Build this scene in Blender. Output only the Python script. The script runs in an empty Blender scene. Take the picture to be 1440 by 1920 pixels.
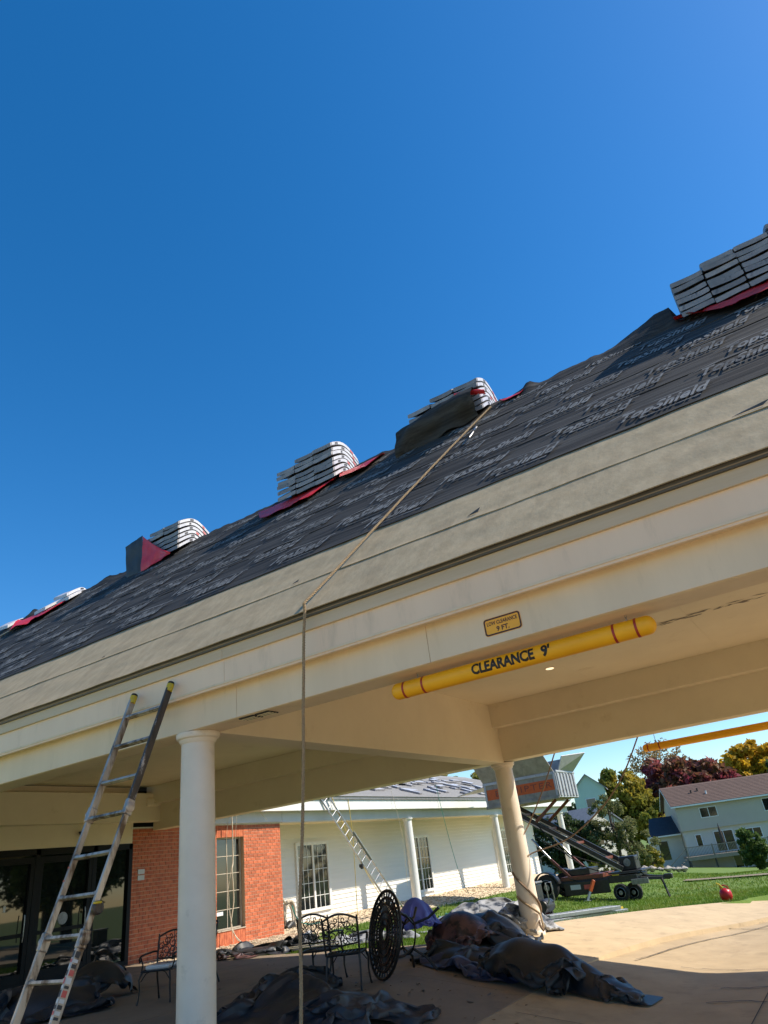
import bpy, bmesh, math, random
import numpy as np
from mathutils import Vector, Matrix, noise

# ------------------------------------------------------------------ camera, sky, sun, exposure
scene = bpy.context.scene
col = scene.collection
R = math.radians

cam_data = bpy.data.cameras.new('camera')
cam_data.sensor_fit = 'VERTICAL'
cam_data.sensor_height = 36.0
cam_data.sensor_width = 27.0
cam_data.lens = 24.0
cam_data.clip_start = 0.05
cam_data.clip_end = 3000
cam = bpy.data.objects.new('camera', cam_data)
col.objects.link(cam)
cam.matrix_world = (Matrix.Translation((0, 0, 1.47)) @ Matrix.Rotation(R(29.935), 4, 'Z')
                    @ Matrix.Rotation(R(117.2), 4, 'X') @ Matrix.Rotation(R(-7.612), 4, 'Z'))
scene.camera = cam

SUN = Vector((1.0, 0.55, 1.13)).normalized()
SUN_EL = math.asin(SUN.z)
SUN_AZ = math.atan2(SUN.x, SUN.y)          # from +Y towards +X

world = bpy.data.worlds.new('World')
scene.world = world
world.use_nodes = True
wn = world.node_tree
wn.nodes.clear()
sky = wn.nodes.new('ShaderNodeTexSky')
sky.sky_type = 'NISHITA'
sky.sun_disc = False
sky.sun_elevation = SUN_EL
sky.sun_rotation = SUN_AZ
sky.altitude = 250
sky.air_density = 1.0
sky.dust_density = 0.35
sky.ozone_density = 3.0
bg = wn.nodes.new('ShaderNodeBackground')
bg.inputs['Strength'].default_value = 0.142
wo = wn.nodes.new('ShaderNodeOutputWorld')
hsv = wn.nodes.new('ShaderNodeHueSaturation')
hsv.inputs['Saturation'].default_value = 1.36
wn.links.new(sky.outputs['Color'], hsv.inputs['Color'])
wn.links.new(hsv.outputs['Color'], bg.inputs['Color'])
wn.links.new(bg.outputs['Background'], wo.inputs['Surface'])

sun_data = bpy.data.lights.new('sun', 'SUN')
sun_data.energy = 5.0
sun_data.angle = R(0.53)
sun_data.color = (1.0, 0.90, 0.75)
sun = bpy.data.objects.new('sun', sun_data)
col.objects.link(sun)
sun.rotation_euler = (-SUN).to_track_quat('-Z', 'Y').to_euler()
sun.location = SUN * 60

scene.view_settings.view_transform = 'Standard'
scene.view_settings.look = 'None'
scene.view_settings.exposure = 0.45
scene.view_settings.gamma = 1.0
scene.view_settings.use_curve_mapping = False
scene.cycles.max_bounces = 8
scene.cycles.diffuse_bounces = 5
scene.cycles.use_denoising = True

# ------------------------------------------------------------------ helpers
rnd = random.Random(7)


def nz(x, y, z=0.0):
    return noise.noise(Vector((x, y, z)))


class MB:
    """collects geometry in world (or local) coordinates; build() links it as ONE mesh object"""
    def __init__(s):
        s.v = []
        s.f = []

    def add(s, vs, fs):
        o = len(s.v)
        s.v.extend([tuple(p) for p in vs])
        s.f.extend([tuple(i + o for i in f) for f in fs])
        return s

    def box(s, x0, x1, y0, y1, z0, z1):
        return s.add([(x0, y0, z0), (x1, y0, z0), (x1, y1, z0), (x0, y1, z0), (x0, y0, z1), (x1, y0, z1), (x1, y1, z1), (x0, y1, z1)],
                     [(0, 3, 2, 1), (4, 5, 6, 7), (0, 1, 5, 4), (1, 2, 6, 5), (2, 3, 7, 6), (3, 0, 4, 7)])

    def cbox(s, c, size, M=None):
        hx, hy, hz = size[0] / 2, size[1] / 2, size[2] / 2
        vs = [Vector(p) for p in ((-hx, -hy, -hz), (hx, -hy, -hz), (hx, hy, -hz), (-hx, hy, -hz), (-hx, -hy, hz), (hx, -hy, hz), (hx, hy, hz), (-hx, hy, hz))]
        if M is not None:
            vs = [M @ p for p in vs]
        c = Vector(c)
        return s.add([p + c for p in vs], [(0, 3, 2, 1), (4, 5, 6, 7), (0, 1, 5, 4), (1, 2, 6, 5), (2, 3, 7, 6), (3, 0, 4, 7)])

    def bar(s, a, b, w, h, up=(0, 0, 1)):
        a, b = Vector(a), Vector(b)
        d = b - a
        L = d.length
        d.normalize()
        u = Vector(up)
        sd = d.cross(u)
        if sd.length < 1e-4:
            sd = d.cross(Vector((1, 0, 0)))
        sd.normalize()
        u = sd.cross(d)
        M = Matrix((sd, d, u)).transposed()
        return s.cbox((a + b) / 2, (w, L, h), M)

    def tube(s, pts, r, n=8, caps=True, closed=False):
        pts = [Vector(p) for p in pts]
        m = len(pts)
        rs = r if isinstance(r, (list, tuple)) else [r] * m
        prev = None
        vs = []
        for i, p in enumerate(pts):
            if closed:
                d = pts[(i + 1) % m] - pts[i - 1]
            else:
                d = pts[min(i + 1, m - 1)] - pts[max(i - 1, 0)]
            if d.length < 1e-9:
                d = Vector((0, 0, 1))
            d.normalize()
            if prev is None:
                a = Vector((0, 0, 1)) if abs(d.z) < .9 else Vector((1, 0, 0))
                u = d.cross(a).normalized()
            else:
                u = prev - d * prev.dot(d)
                if u.length < 1e-6:
                    u = d.orthogonal()
                u.normalize()
            prev = u
            w = d.cross(u)
            for k in range(n):
                t = 2 * math.pi * k / n
                vs.append(p + (u * math.cos(t) + w * math.sin(t)) * rs[i])
        fs = []
        rng = m if closed else m - 1
        for i in range(rng):
            for k in range(n):
                a = i * n + k
                b = i * n + (k + 1) % n
                c = ((i + 1) % m) * n + (k + 1) % n
                d_ = ((i + 1) % m) * n + k
                fs.append((a, b, c, d_))
        if caps and not closed:
            fs.append(tuple(range(n))[::-1])
            fs.append(tuple((m - 1) * n + k for k in range(n)))
        return s.add(vs, fs)

    def lathe(s, prof, c=(0, 0, 0), n=24, axis='Z', M=None):
        vs = []
        for r_, z in prof:
            for k in range(n):
                t = 2 * math.pi * k / n
                p = Vector((r_ * math.cos(t), r_ * math.sin(t), z))
                if axis == 'X':
                    p = Vector((p.z, p.x, p.y))
                elif axis == 'Y':
                    p = Vector((p.y, p.z, p.x))
                if M is not None:
                    p = M @ p
                vs.append(p + Vector(c))
        fs = []
        m = len(prof)
        for i in range(m - 1):
            for k in range(n):
                fs.append((i * n + k, i * n + (k + 1) % n, (i + 1) * n + (k + 1) % n, (i + 1) * n + k))
        fs.append(tuple(range(n))[::-1])
        fs.append(tuple((m - 1) * n + k for k in range(n)))
        return s.add(vs, fs)

    def grid(s, fn, nu, nv, closed_u=False):
        vs = [fn(i / nu, j / nv) for j in range(nv + 1) for i in range(nu + (0 if closed_u else 1))]
        w = nu if closed_u else nu + 1
        fs = []
        for j in range(nv):
            for i in range(nu):
                i2 = (i + 1) % w
                fs.append((j * w + i, j * w + i2, (j + 1) * w + i2, (j + 1) * w + i))
        return s.add(vs, fs)

    def prism(s, poly, ext):
        """polygon (list of 3D points) extruded by vector ext"""
        e = Vector(ext)
        n = len(poly)
        vs = [Vector(p) for p in poly] + [Vector(p) + e for p in poly]
        fs = [tuple(range(n))[::-1], tuple(range(n, 2 * n))]
        for i in range(n):
            j = (i + 1) % n
            fs.append((i, j, n + j, n + i))
        return s.add(vs, fs)

    def mesh(s, name, m=None, smooth=False, bevel=0, seg=1):
        me = bpy.data.meshes.new(name)
        me.from_pydata(s.v, [], s.f)
        bm = bmesh.new()
        bm.from_mesh(me)
        if bevel:
            bmesh.ops.remove_doubles(bm, verts=bm.verts, dist=1e-5)
            ed = [e for e in bm.edges if len(e.link_faces) == 2 and e.calc_face_angle(0) > .6]
            bmesh.ops.bevel(bm, geom=ed, offset=bevel, segments=seg, profile=.5, affect='EDGES', clamp_overlap=True)
        bmesh.ops.recalc_face_normals(bm, faces=bm.faces)
        bm.to_mesh(me)
        bm.free()
        if smooth:
            for p in me.polygons:
                p.use_smooth = True
            try:
                me.set_sharp_from_angle(angle=R(smooth if isinstance(smooth, (int, float)) and smooth > 1 else 40))
            except Exception:
                pass
        if m is not None:
            me.materials.append(m)
        return me

    def build(s, name, m, parent=None, smooth=False, bevel=0, seg=1, local=False):
        if parent is not None and not local:
            inv = wmat(parent).inverted()
            s.v = [tuple(inv @ Vector(p)) for p in s.v]
        me = s.mesh(name, m, smooth, bevel, seg)
        return link(name, me, parent)


def wmat(o):
    M = o.matrix_basis.copy()
    p = o.parent
    while p is not None:
        M = p.matrix_basis @ M
        p = p.parent
    return M


def link(name, me, parent=None):
    o = bpy.data.objects.new(name, me)
    col.objects.link(o)
    o.parent = parent
    return o


def tag(o, label, cat, group=None):
    o['label'] = label
    o['category'] = cat
    if group:
        o['group'] = group
    return o


def thing(name, label, cat, loc=(0, 0, 0), rz=0.0, group=None):
    o = bpy.data.objects.new(name, None)
    col.objects.link(o)
    o.location = loc
    o.rotation_euler = (0, 0, rz)
    o.empty_display_size = .1
    return tag(o, label, cat, group)


def struct(o, kind='structure'):
    o['kind'] = kind
    return o


def copy_tree(o, parent=None):
    c = o.copy()
    col.objects.link(c)
    c.parent = parent
    for ch in o.children:
        copy_tree(ch, c)
    return c


def sm(a, b, x):
    t = max(0.0, min(1.0, (x - a) / (b - a)))
    return t * t * (3 - 2 * t)


# ------------------------------------------------------------------ materials
def mat(name, c1, c2=None, rough=.6, metal=0.0, nscale=3.0, bump=0.0, bscale=60.0, stretch=(1, 1, 1),
        spec=.5, crumple=0.0, detail=5.0, lo=.35, hi=.65, rand=0.0, bdist=.01, rot=0.0, dirt=None, dscale=1.2, dlo=.55, dhi=.75, rvar=0.0, wave=None):
    m = bpy.data.materials.new(name)
    m.use_nodes = True
    nt = m.node_tree
    N, L = nt.nodes, nt.links
    b = N['Principled BSDF']
    b.inputs['Roughness'].default_value = rough
    b.inputs['Metallic'].default_value = metal
    b.inputs['Specular IOR Level'].default_value = spec
    b.inputs['Base Color'].default_value = (*c1, 1)
    tc = N.new('ShaderNodeTexCoord')
    mp = N.new('ShaderNodeMapping')
    mp.inputs['Scale'].default_value = stretch
    mp.inputs['Rotation'].default_value = (0, 0, rot)
    L.new(tc.outputs['Object'], mp.inputs['Vector'])
    colout = None
    if c2 is not None:
        n = N.new('ShaderNodeTexNoise')
        n.inputs['Scale'].default_value = nscale
        n.inputs['Detail'].default_value = detail
        n.inputs['Roughness'].default_value = .62
        L.new(mp.outputs['Vector'], n.inputs['Vector'])
        cr = N.new('ShaderNodeValToRGB')
        cr.color_ramp.elements[0].position = lo
        cr.color_ramp.elements[1].position = hi
        cr.color_ramp.elements[0].color = (*c1, 1)
        cr.color_ramp.elements[1].color = (*c2, 1)
        L.new(n.outputs['Fac'], cr.inputs['Fac'])
        colout = cr.outputs['Color']
        if rvar:
            mr = N.new('ShaderNodeMapRange')
            mr.inputs['To Min'].default_value = rough - rvar
            mr.inputs['To Max'].default_value = rough + rvar
            L.new(n.outputs['Fac'], mr.inputs['Value'])
            L.new(mr.outputs['Result'], b.inputs['Roughness'])
    if dirt is not None:
        n2 = N.new('ShaderNodeTexNoise')
        n2.inputs['Scale'].default_value = dscale
        n2.inputs['Detail'].default_value = 8
        n2.inputs['Roughness'].default_value = .7
        L.new(mp.outputs['Vector'], n2.inputs['Vector'])
        cr2 = N.new('ShaderNodeValToRGB')
        cr2.color_ramp.elements[0].position = dlo
        cr2.color_ramp.elements[1].position = dhi
        cr2.color_ramp.elements[0].color = (0, 0, 0, 1)
        cr2.color_ramp.elements[1].color = (1, 1, 1, 1)
        L.new(n2.outputs['Fac'], cr2.inputs['Fac'])
        mx = N.new('ShaderNodeMix')
        mx.data_type = 'RGBA'
        L.new(cr2.outputs['Color'], mx.inputs['Factor'])
        if colout is not None:
            L.new(colout, mx.inputs['A'])
        else:
            mx.inputs['A'].default_value = (*c1, 1)
        mx.inputs['B'].default_value = (*dirt, 1)
        colout = mx.outputs['Result']
    if rand:
        oi = N.new('ShaderNodeObjectInfo')
        mr = N.new('ShaderNodeMapRange')
        mr.inputs['To Min'].default_value = 1 - rand
        mr.inputs['To Max'].default_value = 1 + rand
        L.new(oi.outputs['Random'], mr.inputs['Value'])
        hs = N.new('ShaderNodeHueSaturation')
        L.new(mr.outputs['Result'], hs.inputs['Value'])
        if colout is not None:
            L.new(colout, hs.inputs['Color'])
        else:
            hs.inputs['Color'].default_value = (*c1, 1)
        colout = hs.outputs['Color']
    if colout is not None:
        L.new(colout, b.inputs['Base Color'])
    if crumple:
        vo = N.new('ShaderNodeTexVoronoi')
        vo.inputs['Scale'].default_value = crumple
        n4 = N.new('ShaderNodeTexNoise')
        n4.inputs['Scale'].default_value = crumple * .7
        L.new(mp.outputs['Vector'], n4.inputs['Vector'])
        mv = N.new('ShaderNodeMix')
        mv.data_type = 'RGBA'
        mv.inputs['Factor'].default_value = .22
        L.new(mp.outputs['Vector'], mv.inputs['A'])
        L.new(n4.outputs['Color'], mv.inputs['B'])
        L.new(mv.outputs['Result'], vo.inputs['Vector'])
        bp = N.new('ShaderNodeBump')
        bp.inputs['Strength'].default_value = .8
        bp.inputs['Distance'].default_value = .035
        L.new(vo.outputs['Distance'], bp.inputs['Height'])
        L.new(bp.outputs['Normal'], b.inputs['Normal'])
    elif bump:
        n3 = N.new('ShaderNodeTexNoise')
        n3.inputs['Scale'].default_value = bscale
        n3.inputs['Detail'].default_value = 4
        L.new(mp.outputs['Vector'], n3.inputs['Vector'])
        bp = N.new('ShaderNodeBump')
        bp.inputs['Strength'].default_value = bump
        bp.inputs['Distance'].default_value = bdist
        L.new(n3.outputs['Fac'], bp.inputs['Height'])
        L.new(bp.outputs['Normal'], b.inputs['Normal'])
    return m


def leafmat(name, c1, c2, c3=None, nscale=.35, trans=.42):
    m = mat(name, c1, c2, rough=.55, nscale=nscale, spec=.3, lo=.38, hi=.62)
    nt = m.node_tree
    b = nt.nodes['Principled BSDF']
    cr = [n for n in nt.nodes if n.type == 'VALTORGB'][0]
    if c3:
        e = cr.color_ramp.elements.new(.5)
        e.color = (*c3, 1)
    t = nt.nodes.new('ShaderNodeBsdfTranslucent')
    mx = nt.nodes.new('ShaderNodeMixShader')
    mx.inputs[0].default_value = trans
    out = [n for n in nt.nodes if n.type == 'OUTPUT_MATERIAL'][0]
    nt.links.new(cr.outputs['Color'], t.inputs['Color'])
    nt.links.new(b.outputs[0], mx.inputs[1])
    nt.links.new(t.outputs[0], mx.inputs[2])
    nt.links.new(mx.outputs[0], out.inputs['Surface'])
    return m


M = {}
M['paint'] = mat('beige_paint', (.76, .60, .41), (.70, .55, .37), rough=.55, nscale=1.5, stretch=(1.6, 1.6, .35), bump=.12, bscale=90, bdist=.002, dirt=(.56, .43, .28), dscale=2.6, dlo=.55, dhi=.8)
M['paint_up'] = mat('soffit_paint', (.80, .695, .50), (.75, .645, .46), rough=.65, nscale=1.1, bump=.15, bscale=70, bdist=.003, dirt=(.60, .48, .30), dscale=1.6, dlo=.6, dhi=.8)
M['fascia'] = mat('fascia_paint', (.81, .61, .43), (.76, .565, .395), rough=.5, nscale=1.2, stretch=(1.5, 1.5, .3), bump=.08, bscale=60, bdist=.002, dirt=(.58, .44, .30), dscale=2.4, dlo=.56, dhi=.8)
M['trim'] = mat('cedar_trim', (.58, .46, .32), (.53, .41, .27), rough=.55, nscale=3, stretch=(.2, 1, 4), bump=.1, bscale=40)
M['column'] = mat('column_paint', (.80, .70, .57), (.74, .64, .515), rough=.5, nscale=2, bump=.06, bscale=120, bdist=.001, dirt=(.50, .42, .33), dscale=3.5, dlo=.58, dhi=.8)
M['drip'] = mat('dark_drip_edge', (.06, .052, .043), (.085, .075, .062), rough=.5, nscale=6)
M['deck'] = mat('roof_plywood', (.25, .18, .11), (.30, .22, .14), rough=.8, nscale=4)
M['tan'] = mat('tan_membrane', (.33, .262, .165), (.40, .322, .21), rough=.9, nscale=7, stretch=(1, .5, .5), rot=.5, bump=.3, bscale=26, bdist=.010, spec=.2, dirt=(.265, .21, .135), dscale=2.4, dlo=.5, dhi=.8)
M['black'] = mat('black_underlayment', (.026, .0255, .025), (.075, .072, .068), rough=.75, nscale=3.0, stretch=(.16, 3.2, 3.2), bump=.55, bscale=9, bdist=.012, spec=.15, lo=.38, hi=.72)
M['print'] = mat('grey_print', (.22, .22, .217), (.065, .065, .063), rough=.7, spec=.15, nscale=5, stretch=(.4, 2, 2), lo=.42, hi=.62)
M['redsheet'] = mat('red_sheet', (.68, .03, .035), (.52, .02, .028), rough=.42, nscale=4, bump=.3, bscale=12, bdist=.01)
M['shingle_end'] = mat('shingle_bundle_grey', (.20, .195, .20), (.29, .28, .285), rough=.45, nscale=5, rand=.22, bump=.3, bscale=30, bdist=.006, dirt=(.07, .07, .08), dscale=7, dlo=.58, dhi=.7)
M['wrap'] = mat('white_wrap', (.62, .62, .64), (.48, .48, .51), rough=.32, nscale=6, bump=.2, bscale=30, bdist=.005)
M['wrapred'] = mat('red_print', (.50, .05, .05), (.55, .12, .10), rough=.4, nscale=9)
M['wrapblk'] = mat('black_print', (.03, .03, .035), rough=.5)
M['rope'] = mat('tan_rope', (.38, .27, .15), (.24, .165, .09), rough=.85, nscale=60, bump=.9, bscale=140, bdist=.004)
M['rope_y'] = mat('yellow_rope', (.62, .47, .12), (.5, .36, .08), rough=.7, nscale=40)
M['rope_w'] = mat('pale_cord', (.62, .55, .42), (.5, .43, .32), rough=.7, nscale=30)
M['rope_d'] = mat('brown_rope', (.16, .11, .075), (.25, .17, .11), rough=.85, nscale=40)
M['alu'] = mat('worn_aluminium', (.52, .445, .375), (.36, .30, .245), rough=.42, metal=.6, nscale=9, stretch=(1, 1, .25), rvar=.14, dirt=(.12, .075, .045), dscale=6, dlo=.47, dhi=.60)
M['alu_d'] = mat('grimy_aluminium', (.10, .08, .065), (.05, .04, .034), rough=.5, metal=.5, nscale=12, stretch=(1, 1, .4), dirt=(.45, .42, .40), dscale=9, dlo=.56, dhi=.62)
M['galv'] = mat('galvanised', (.45, .46, .48), (.36, .37, .39), rough=.38, metal=.85, nscale=8, dirt=(.2, .19, .18), dscale=3, dlo=.6, dhi=.75)
M['yellow_cap'] = mat('yellow_plastic', (.62, .43, .01), (.48, .33, .02), rough=.45, nscale=20)
M['yellow'] = mat('yellow_bar', (.93, .45, .005), (.86, .40, .005), rough=.48, nscale=2.5, bump=.05, bscale=50, bdist=.001)
M['redband'] = mat('red_band', (.36, .022, .016), rough=.45)
M['ink'] = mat('dark_ink', (.016, .012, .010), rough=.5)
M['signyel'] = mat('sign_yellow', (.90, .43, .025), (.82, .38, .02), rough=.4, nscale=8)
M['signink'] = mat('sign_maroon', (.055, .012, .010), rough=.5)
M['dark'] = mat('dark_slot', (.02, .018, .016), rough=.7)
M['black_iron'] = mat('cast_black_metal', (.010, .010, .011), (.018, .017, .017), rough=.42, nscale=15, metal=.2)
M['brick'] = mat('red_brick', (.54, .155, .064), (.43, .105, .045), rough=.85, nscale=6, rand=.24, bump=.5, bscale=60, bdist=.004)
M['brick2'] = mat('red_brick_joined', (.54, .155, .066), (.39, .095, .042), rough=.85, nscale=5.5, bump=.5, bscale=60, bdist=.004, lo=.4, hi=.6)
M['mortar'] = mat('mortar', (.60, .43, .30), (.52, .37, .26), rough=.9, nscale=12)
M['siding'] = mat('white_siding', (.76, .735, .675), (.71, .69, .635), rough=.42, nscale=2, bump=.06, bscale=30, stretch=(1, .2, 4))
M['white'] = mat('white_trim', (.76, .76, .74), (.70, .70, .68), rough=.4, nscale=4)
M['greywall'] = mat('grey_frieze', (.56, .56, .55), (.52, .52, .51), rough=.5, nscale=2)
M['glass'] = mat('dark_glass', (.010, .013, .014), rough=.07, spec=.9)
M['glass_door'] = mat('door_glass', (.008, .011, .011), rough=.02, spec=.8)
M['door_frame'] = mat('black_anodised', (.006, .0065, .0065), rough=.55, spec=.2)
M['steel'] = mat('steel', (.4, .4, .4), (.3, .3, .3), rough=.35, metal=.9, nscale=10)
M['shingle_roof'] = mat('grey_shingle_roof', (.22, .215, .21), (.29, .285, .275), rough=.85, nscale=9, bump=.5, bscale=40)
M['brown_roof'] = mat('brown_shingle_roof', (.118, .073, .056), (.090, .056, .044), rough=.85, nscale=2.2, bump=.3, bscale=14, stretch=(1, 2, 2))
M['dark_roof'] = mat('charcoal_roof', (.030, .030, .036), (.045, .045, .052), rough=.8, nscale=3)
M['blue_roof'] = mat('slate_roof', (.11, .13, .16), (.15, .17, .20), rough=.8, nscale=3)
M['house_wall'] = mat('grey_green_siding', (.46, .415, .345), (.43, .385, .32), rough=.6, nscale=.8)
M['house_wall2'] = mat('cream_siding', (.56, .53, .46), (.52, .49, .42), rough=.6, nscale=.8)
M['mint'] = mat('mint_siding', (.46, .60, .50), (.43, .56, .47), rough=.6, nscale=1)
M['deckwood'] = mat('weathered_deck', (.27, .23, .19), (.20, .165, .135), rough=.8, nscale=4)
M['deckdark'] = mat('dark_deck_rail', (.05, .04, .035), rough=.7)
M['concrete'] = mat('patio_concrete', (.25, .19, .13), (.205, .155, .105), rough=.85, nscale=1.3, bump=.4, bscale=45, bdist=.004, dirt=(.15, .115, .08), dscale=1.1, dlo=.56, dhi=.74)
M['drive'] = mat('tan_drive', (.46, .345, .205), (.39, .29, .17), rough=.9, nscale=1.6, bump=.5, bscale=40, bdist=.006, dirt=(.33, .245, .145), dscale=2.2, dlo=.53, dhi=.70)
M['apron'] = mat('tan_apron', (.56, .425, .255), (.48, .36, .215), rough=.9, nscale=2.0, bump=.4, bscale=40, bdist=.005, dirt=(.36, .265, .16), dscale=3, dlo=.55, dhi=.72)
M['crack'] = mat('dark_crack', (.06, .05, .04), rough=.9)
M['lawn'] = mat('lawn_soil', (.085, .15, .018), (.13, .20, .028), rough=.95, nscale=1.2, bump=.6, bscale=25, bdist=.03)
M['gravel'] = mat('cream_gravel', (.46, .36, .24), (.60, .50, .37), rough=.9, nscale=20, rand=.2, bump=.8, bscale=30, bdist=.02)
M['bark'] = mat('bark', (.09, .07, .052), (.055, .042, .032), rough=.9, nscale=10, stretch=(3, 3, .5), bump=.6, bscale=20)
M['tarp_black'] = mat('black_tarp', (.016, .018, .022), (.026, .028, .033), rough=.5, nscale=5, bump=.25, bscale=22, bdist=.008, spec=.55)
M['tarp_grey'] = mat('charcoal_tarp', (.026, .027, .030), (.014, .015, .017), rough=.5, nscale=3, bump=.22, bscale=26, bdist=.006)
M['tarp_blue'] = mat('blue_tarp', (.12, .14, .50), (.085, .10, .38), rough=.5, nscale=5, bump=.25, bscale=25, bdist=.008)
M['tarp_maroon'] = mat('maroon_camouflage_tarp', (.11, .05, .046), (.022, .014, .016), rough=.5, nscale=5.5, lo=.46, hi=.56, bump=.3, bscale=25, bdist=.008)
M['tarp_silver'] = mat('silver_black_tarp', (.34, .345, .35), (.035, .037, .04), rough=.5, nscale=3.2, lo=.46, hi=.58, bump=.3, bscale=25, bdist=.008)
M['tarp_slate'] = mat('slate_blue_tarp', (.030, .033, .042), (.020, .022, .029), rough=.5, nscale=3.5, bump=.3, bscale=25, bdist=.008)
M['tarp_navy'] = mat('navy_tarp', (.045, .05, .10), (.03, .032, .06), rough=.5, nscale=4, bump=.25, bscale=25)
M['teal'] = mat('teal_plastic', (.03, .30, .22), (.02, .20, .15), rough=.4, nscale=8)
M['hose'] = mat('cream_hose', (.50, .43, .34), (.40, .34, .26), rough=.5, nscale=8)
M['box_grey'] = mat('dump_box_aluminium', (.33, .30, .255), (.25, .22, .185), rough=.6, metal=.05, nscale=3.5, dirt=(.17, .155, .14), dscale=2.4, dlo=.52, dhi=.7)
M['box_light'] = mat('tailgate_aluminium', (.48, .49, .50), (.38, .39, .41), rough=.45, metal=.35, nscale=4, dirt=(.22, .2, .18), dscale=3, dlo=.56, dhi=.7)
M['orange'] = mat('orange_stripe', (.60, .105, .012), (.50, .08, .010), rough=.45, nscale=5, dirt=(.26, .09, .04), dscale=4, dlo=.6, dhi=.75)
M['rust_arm'] = mat('orange_brown_paint', (.20, .055, .028), (.12, .036, .022), rough=.5, nscale=7)
M['machine'] = mat('black_machine_paint', (.014, .014, .015), (.028, .027, .027), rough=.45, nscale=9)
M['tyre'] = mat('tyre_rubber', (.014, .014, .014), (.022, .021, .020), rough=.85, nscale=15)
M['rim'] = mat('grey_rim', (.28, .28, .27), (.18, .18, .175), rough=.5, metal=.5, nscale=10)
M['red_can'] = mat('red_plastic', (.50, .010, .018), (.42, .008, .014), rough=.35, nscale=6)
M['lens'] = mat('frosted_lens', (.75, .66, .48), rough=.5)
M['lens'].node_tree.nodes['Principled BSDF'].inputs['Emission Color'].default_value = (1, .80, .5, 1)
M['lens'].node_tree.nodes['Principled BSDF'].inputs['Emission Strength'].default_value = 1.0
M['plaque'] = mat('white_plaque', (.55, .55, .53), rough=.5)
M['stone'] = mat('field_stone', (.42, .39, .35), (.25, .22, .19), rough=.9, nscale=5, rand=.25)
M['leaf_green'] = leafmat('leaf_green', (.065, .115, .025), (.12, .18, .04))
M['leaf_dark'] = leafmat('leaf_dark', (.028, .05, .018), (.055, .09, .03))
M['leaf_pine'] = leafmat('leaf_pine', (.12, .14, .05), (.22, .225, .085), nscale=.8)
M['leaf_maroon'] = leafmat('leaf_maroon', (.27, .045, .07), (.42, .09, .12), (.17, .10, .04), nscale=.16)
M['leaf_yellow'] = leafmat('leaf_yellow', (.48, .28, .02), (.62, .40, .03), nscale=.25)
M['leaf_olive'] = leafmat('leaf_olive', (.14, .18, .035), (.42, .31, .04), nscale=.2)
M['leaf_pale'] = leafmat('leaf_pale', (.26, .17, .07), (.34, .24, .10), nscale=.3)
M['grass'] = leafmat('grass_blades', (.095, .18, .016), (.21, .25, .035), (.14, .24, .022), nscale=.55, trans=.35)

# ------------------------------------------------------------------ ground
def g(x, y):
    dx = max(0.0, min(10.0, x + 19.3))
    h = -.15 - .005 * dx * max(0.0, min(20.0, y - 15)) - .055 * max(0.0, min(58.0, y - 45))
    if x > -6.9 and y < 34:
        h = min(h, zr(x) - .05)
    return h


def zr(x):
    """paved surface: level under the left bay, then one even fall towards the drive"""
    t = (x + 6.6) / 3.6
    if t <= -.08:
        return 0.0
    if t < .08:
        return -.55 * (t + .08) ** 2 / .32
    if t < .92:
        return -.55 * t
    if t < 1.08:
        return -.55 * (1 - (1.08 - t) ** 2 / .32)
    return -.55


def drive_z(x, y):
    return zr(x) - .004 - .075 * sm(12.4, 14.0, y)


CURB = [(-4.7, -45), (-4.7, 0), (-4.7, 6), (-4.7, 10), (-4.66, 12.6), (-4.5, 14.2), (-4.1, 16), (-3.3, 18.2), (-2.4, 20.2), (-1.0, 22.6), (1.2, 25.2), (5, 28), (12, 31), (30, 34)]
LAWN_EDGE = [(-6.9, -45), (-6.9, 0), (-6.9, 6), (-6.9, 10), (-6.9, 12.8), (-6.9, 14.2), (-6.5, 16), (-5.6, 18.4), (-4.6, 20.6), (-3.1, 23.2), (-.6, 26.4), (4, 30), (11.5, 33.4), (30, 36.4)]


def poly_at(P, t):
    n = len(P) - 1
    f = min(max(t, 0), .99999) * n
    i = int(f)
    k = f - i
    def cr(a, b, c, d):
        return .5 * ((2 * b) + (-a + c) * k + (2 * a - 5 * b + 4 * c - d) * k * k + (-a + 3 * b - 3 * c + d) * k ** 3)
    q = [P[max(i - 1, 0)], P[i], P[min(i + 1, n)], P[min(i + 2, n)]]
    return cr(*[p[0] for p in q]), cr(*[p[1] for p in q])


def inside_pave(x, y):
    """true where patio, apron or drive covers the terrain"""
    if y < 3.6:
        return x > -7.1
    if y < 14.1:
        return x > -17.4
    best = None
    for i in range(len(LAWN_EDGE) - 1):
        (xa, ya), (xb, yb) = LAWN_EDGE[i], LAWN_EDGE[i + 1]
        if ya <= y <= yb:
            xe = xa + (xb - xa) * (y - ya) / (yb - ya)
            return x > xe
    return False


def ground_z(x, y):
    h = g(x, y)
    if x > -12 and y < 40 and inside_pave(x - .25, y + .2):
        h = min(h, -.95)
    elif inside_pave(x, y):
        h = -.4
    return h


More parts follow.
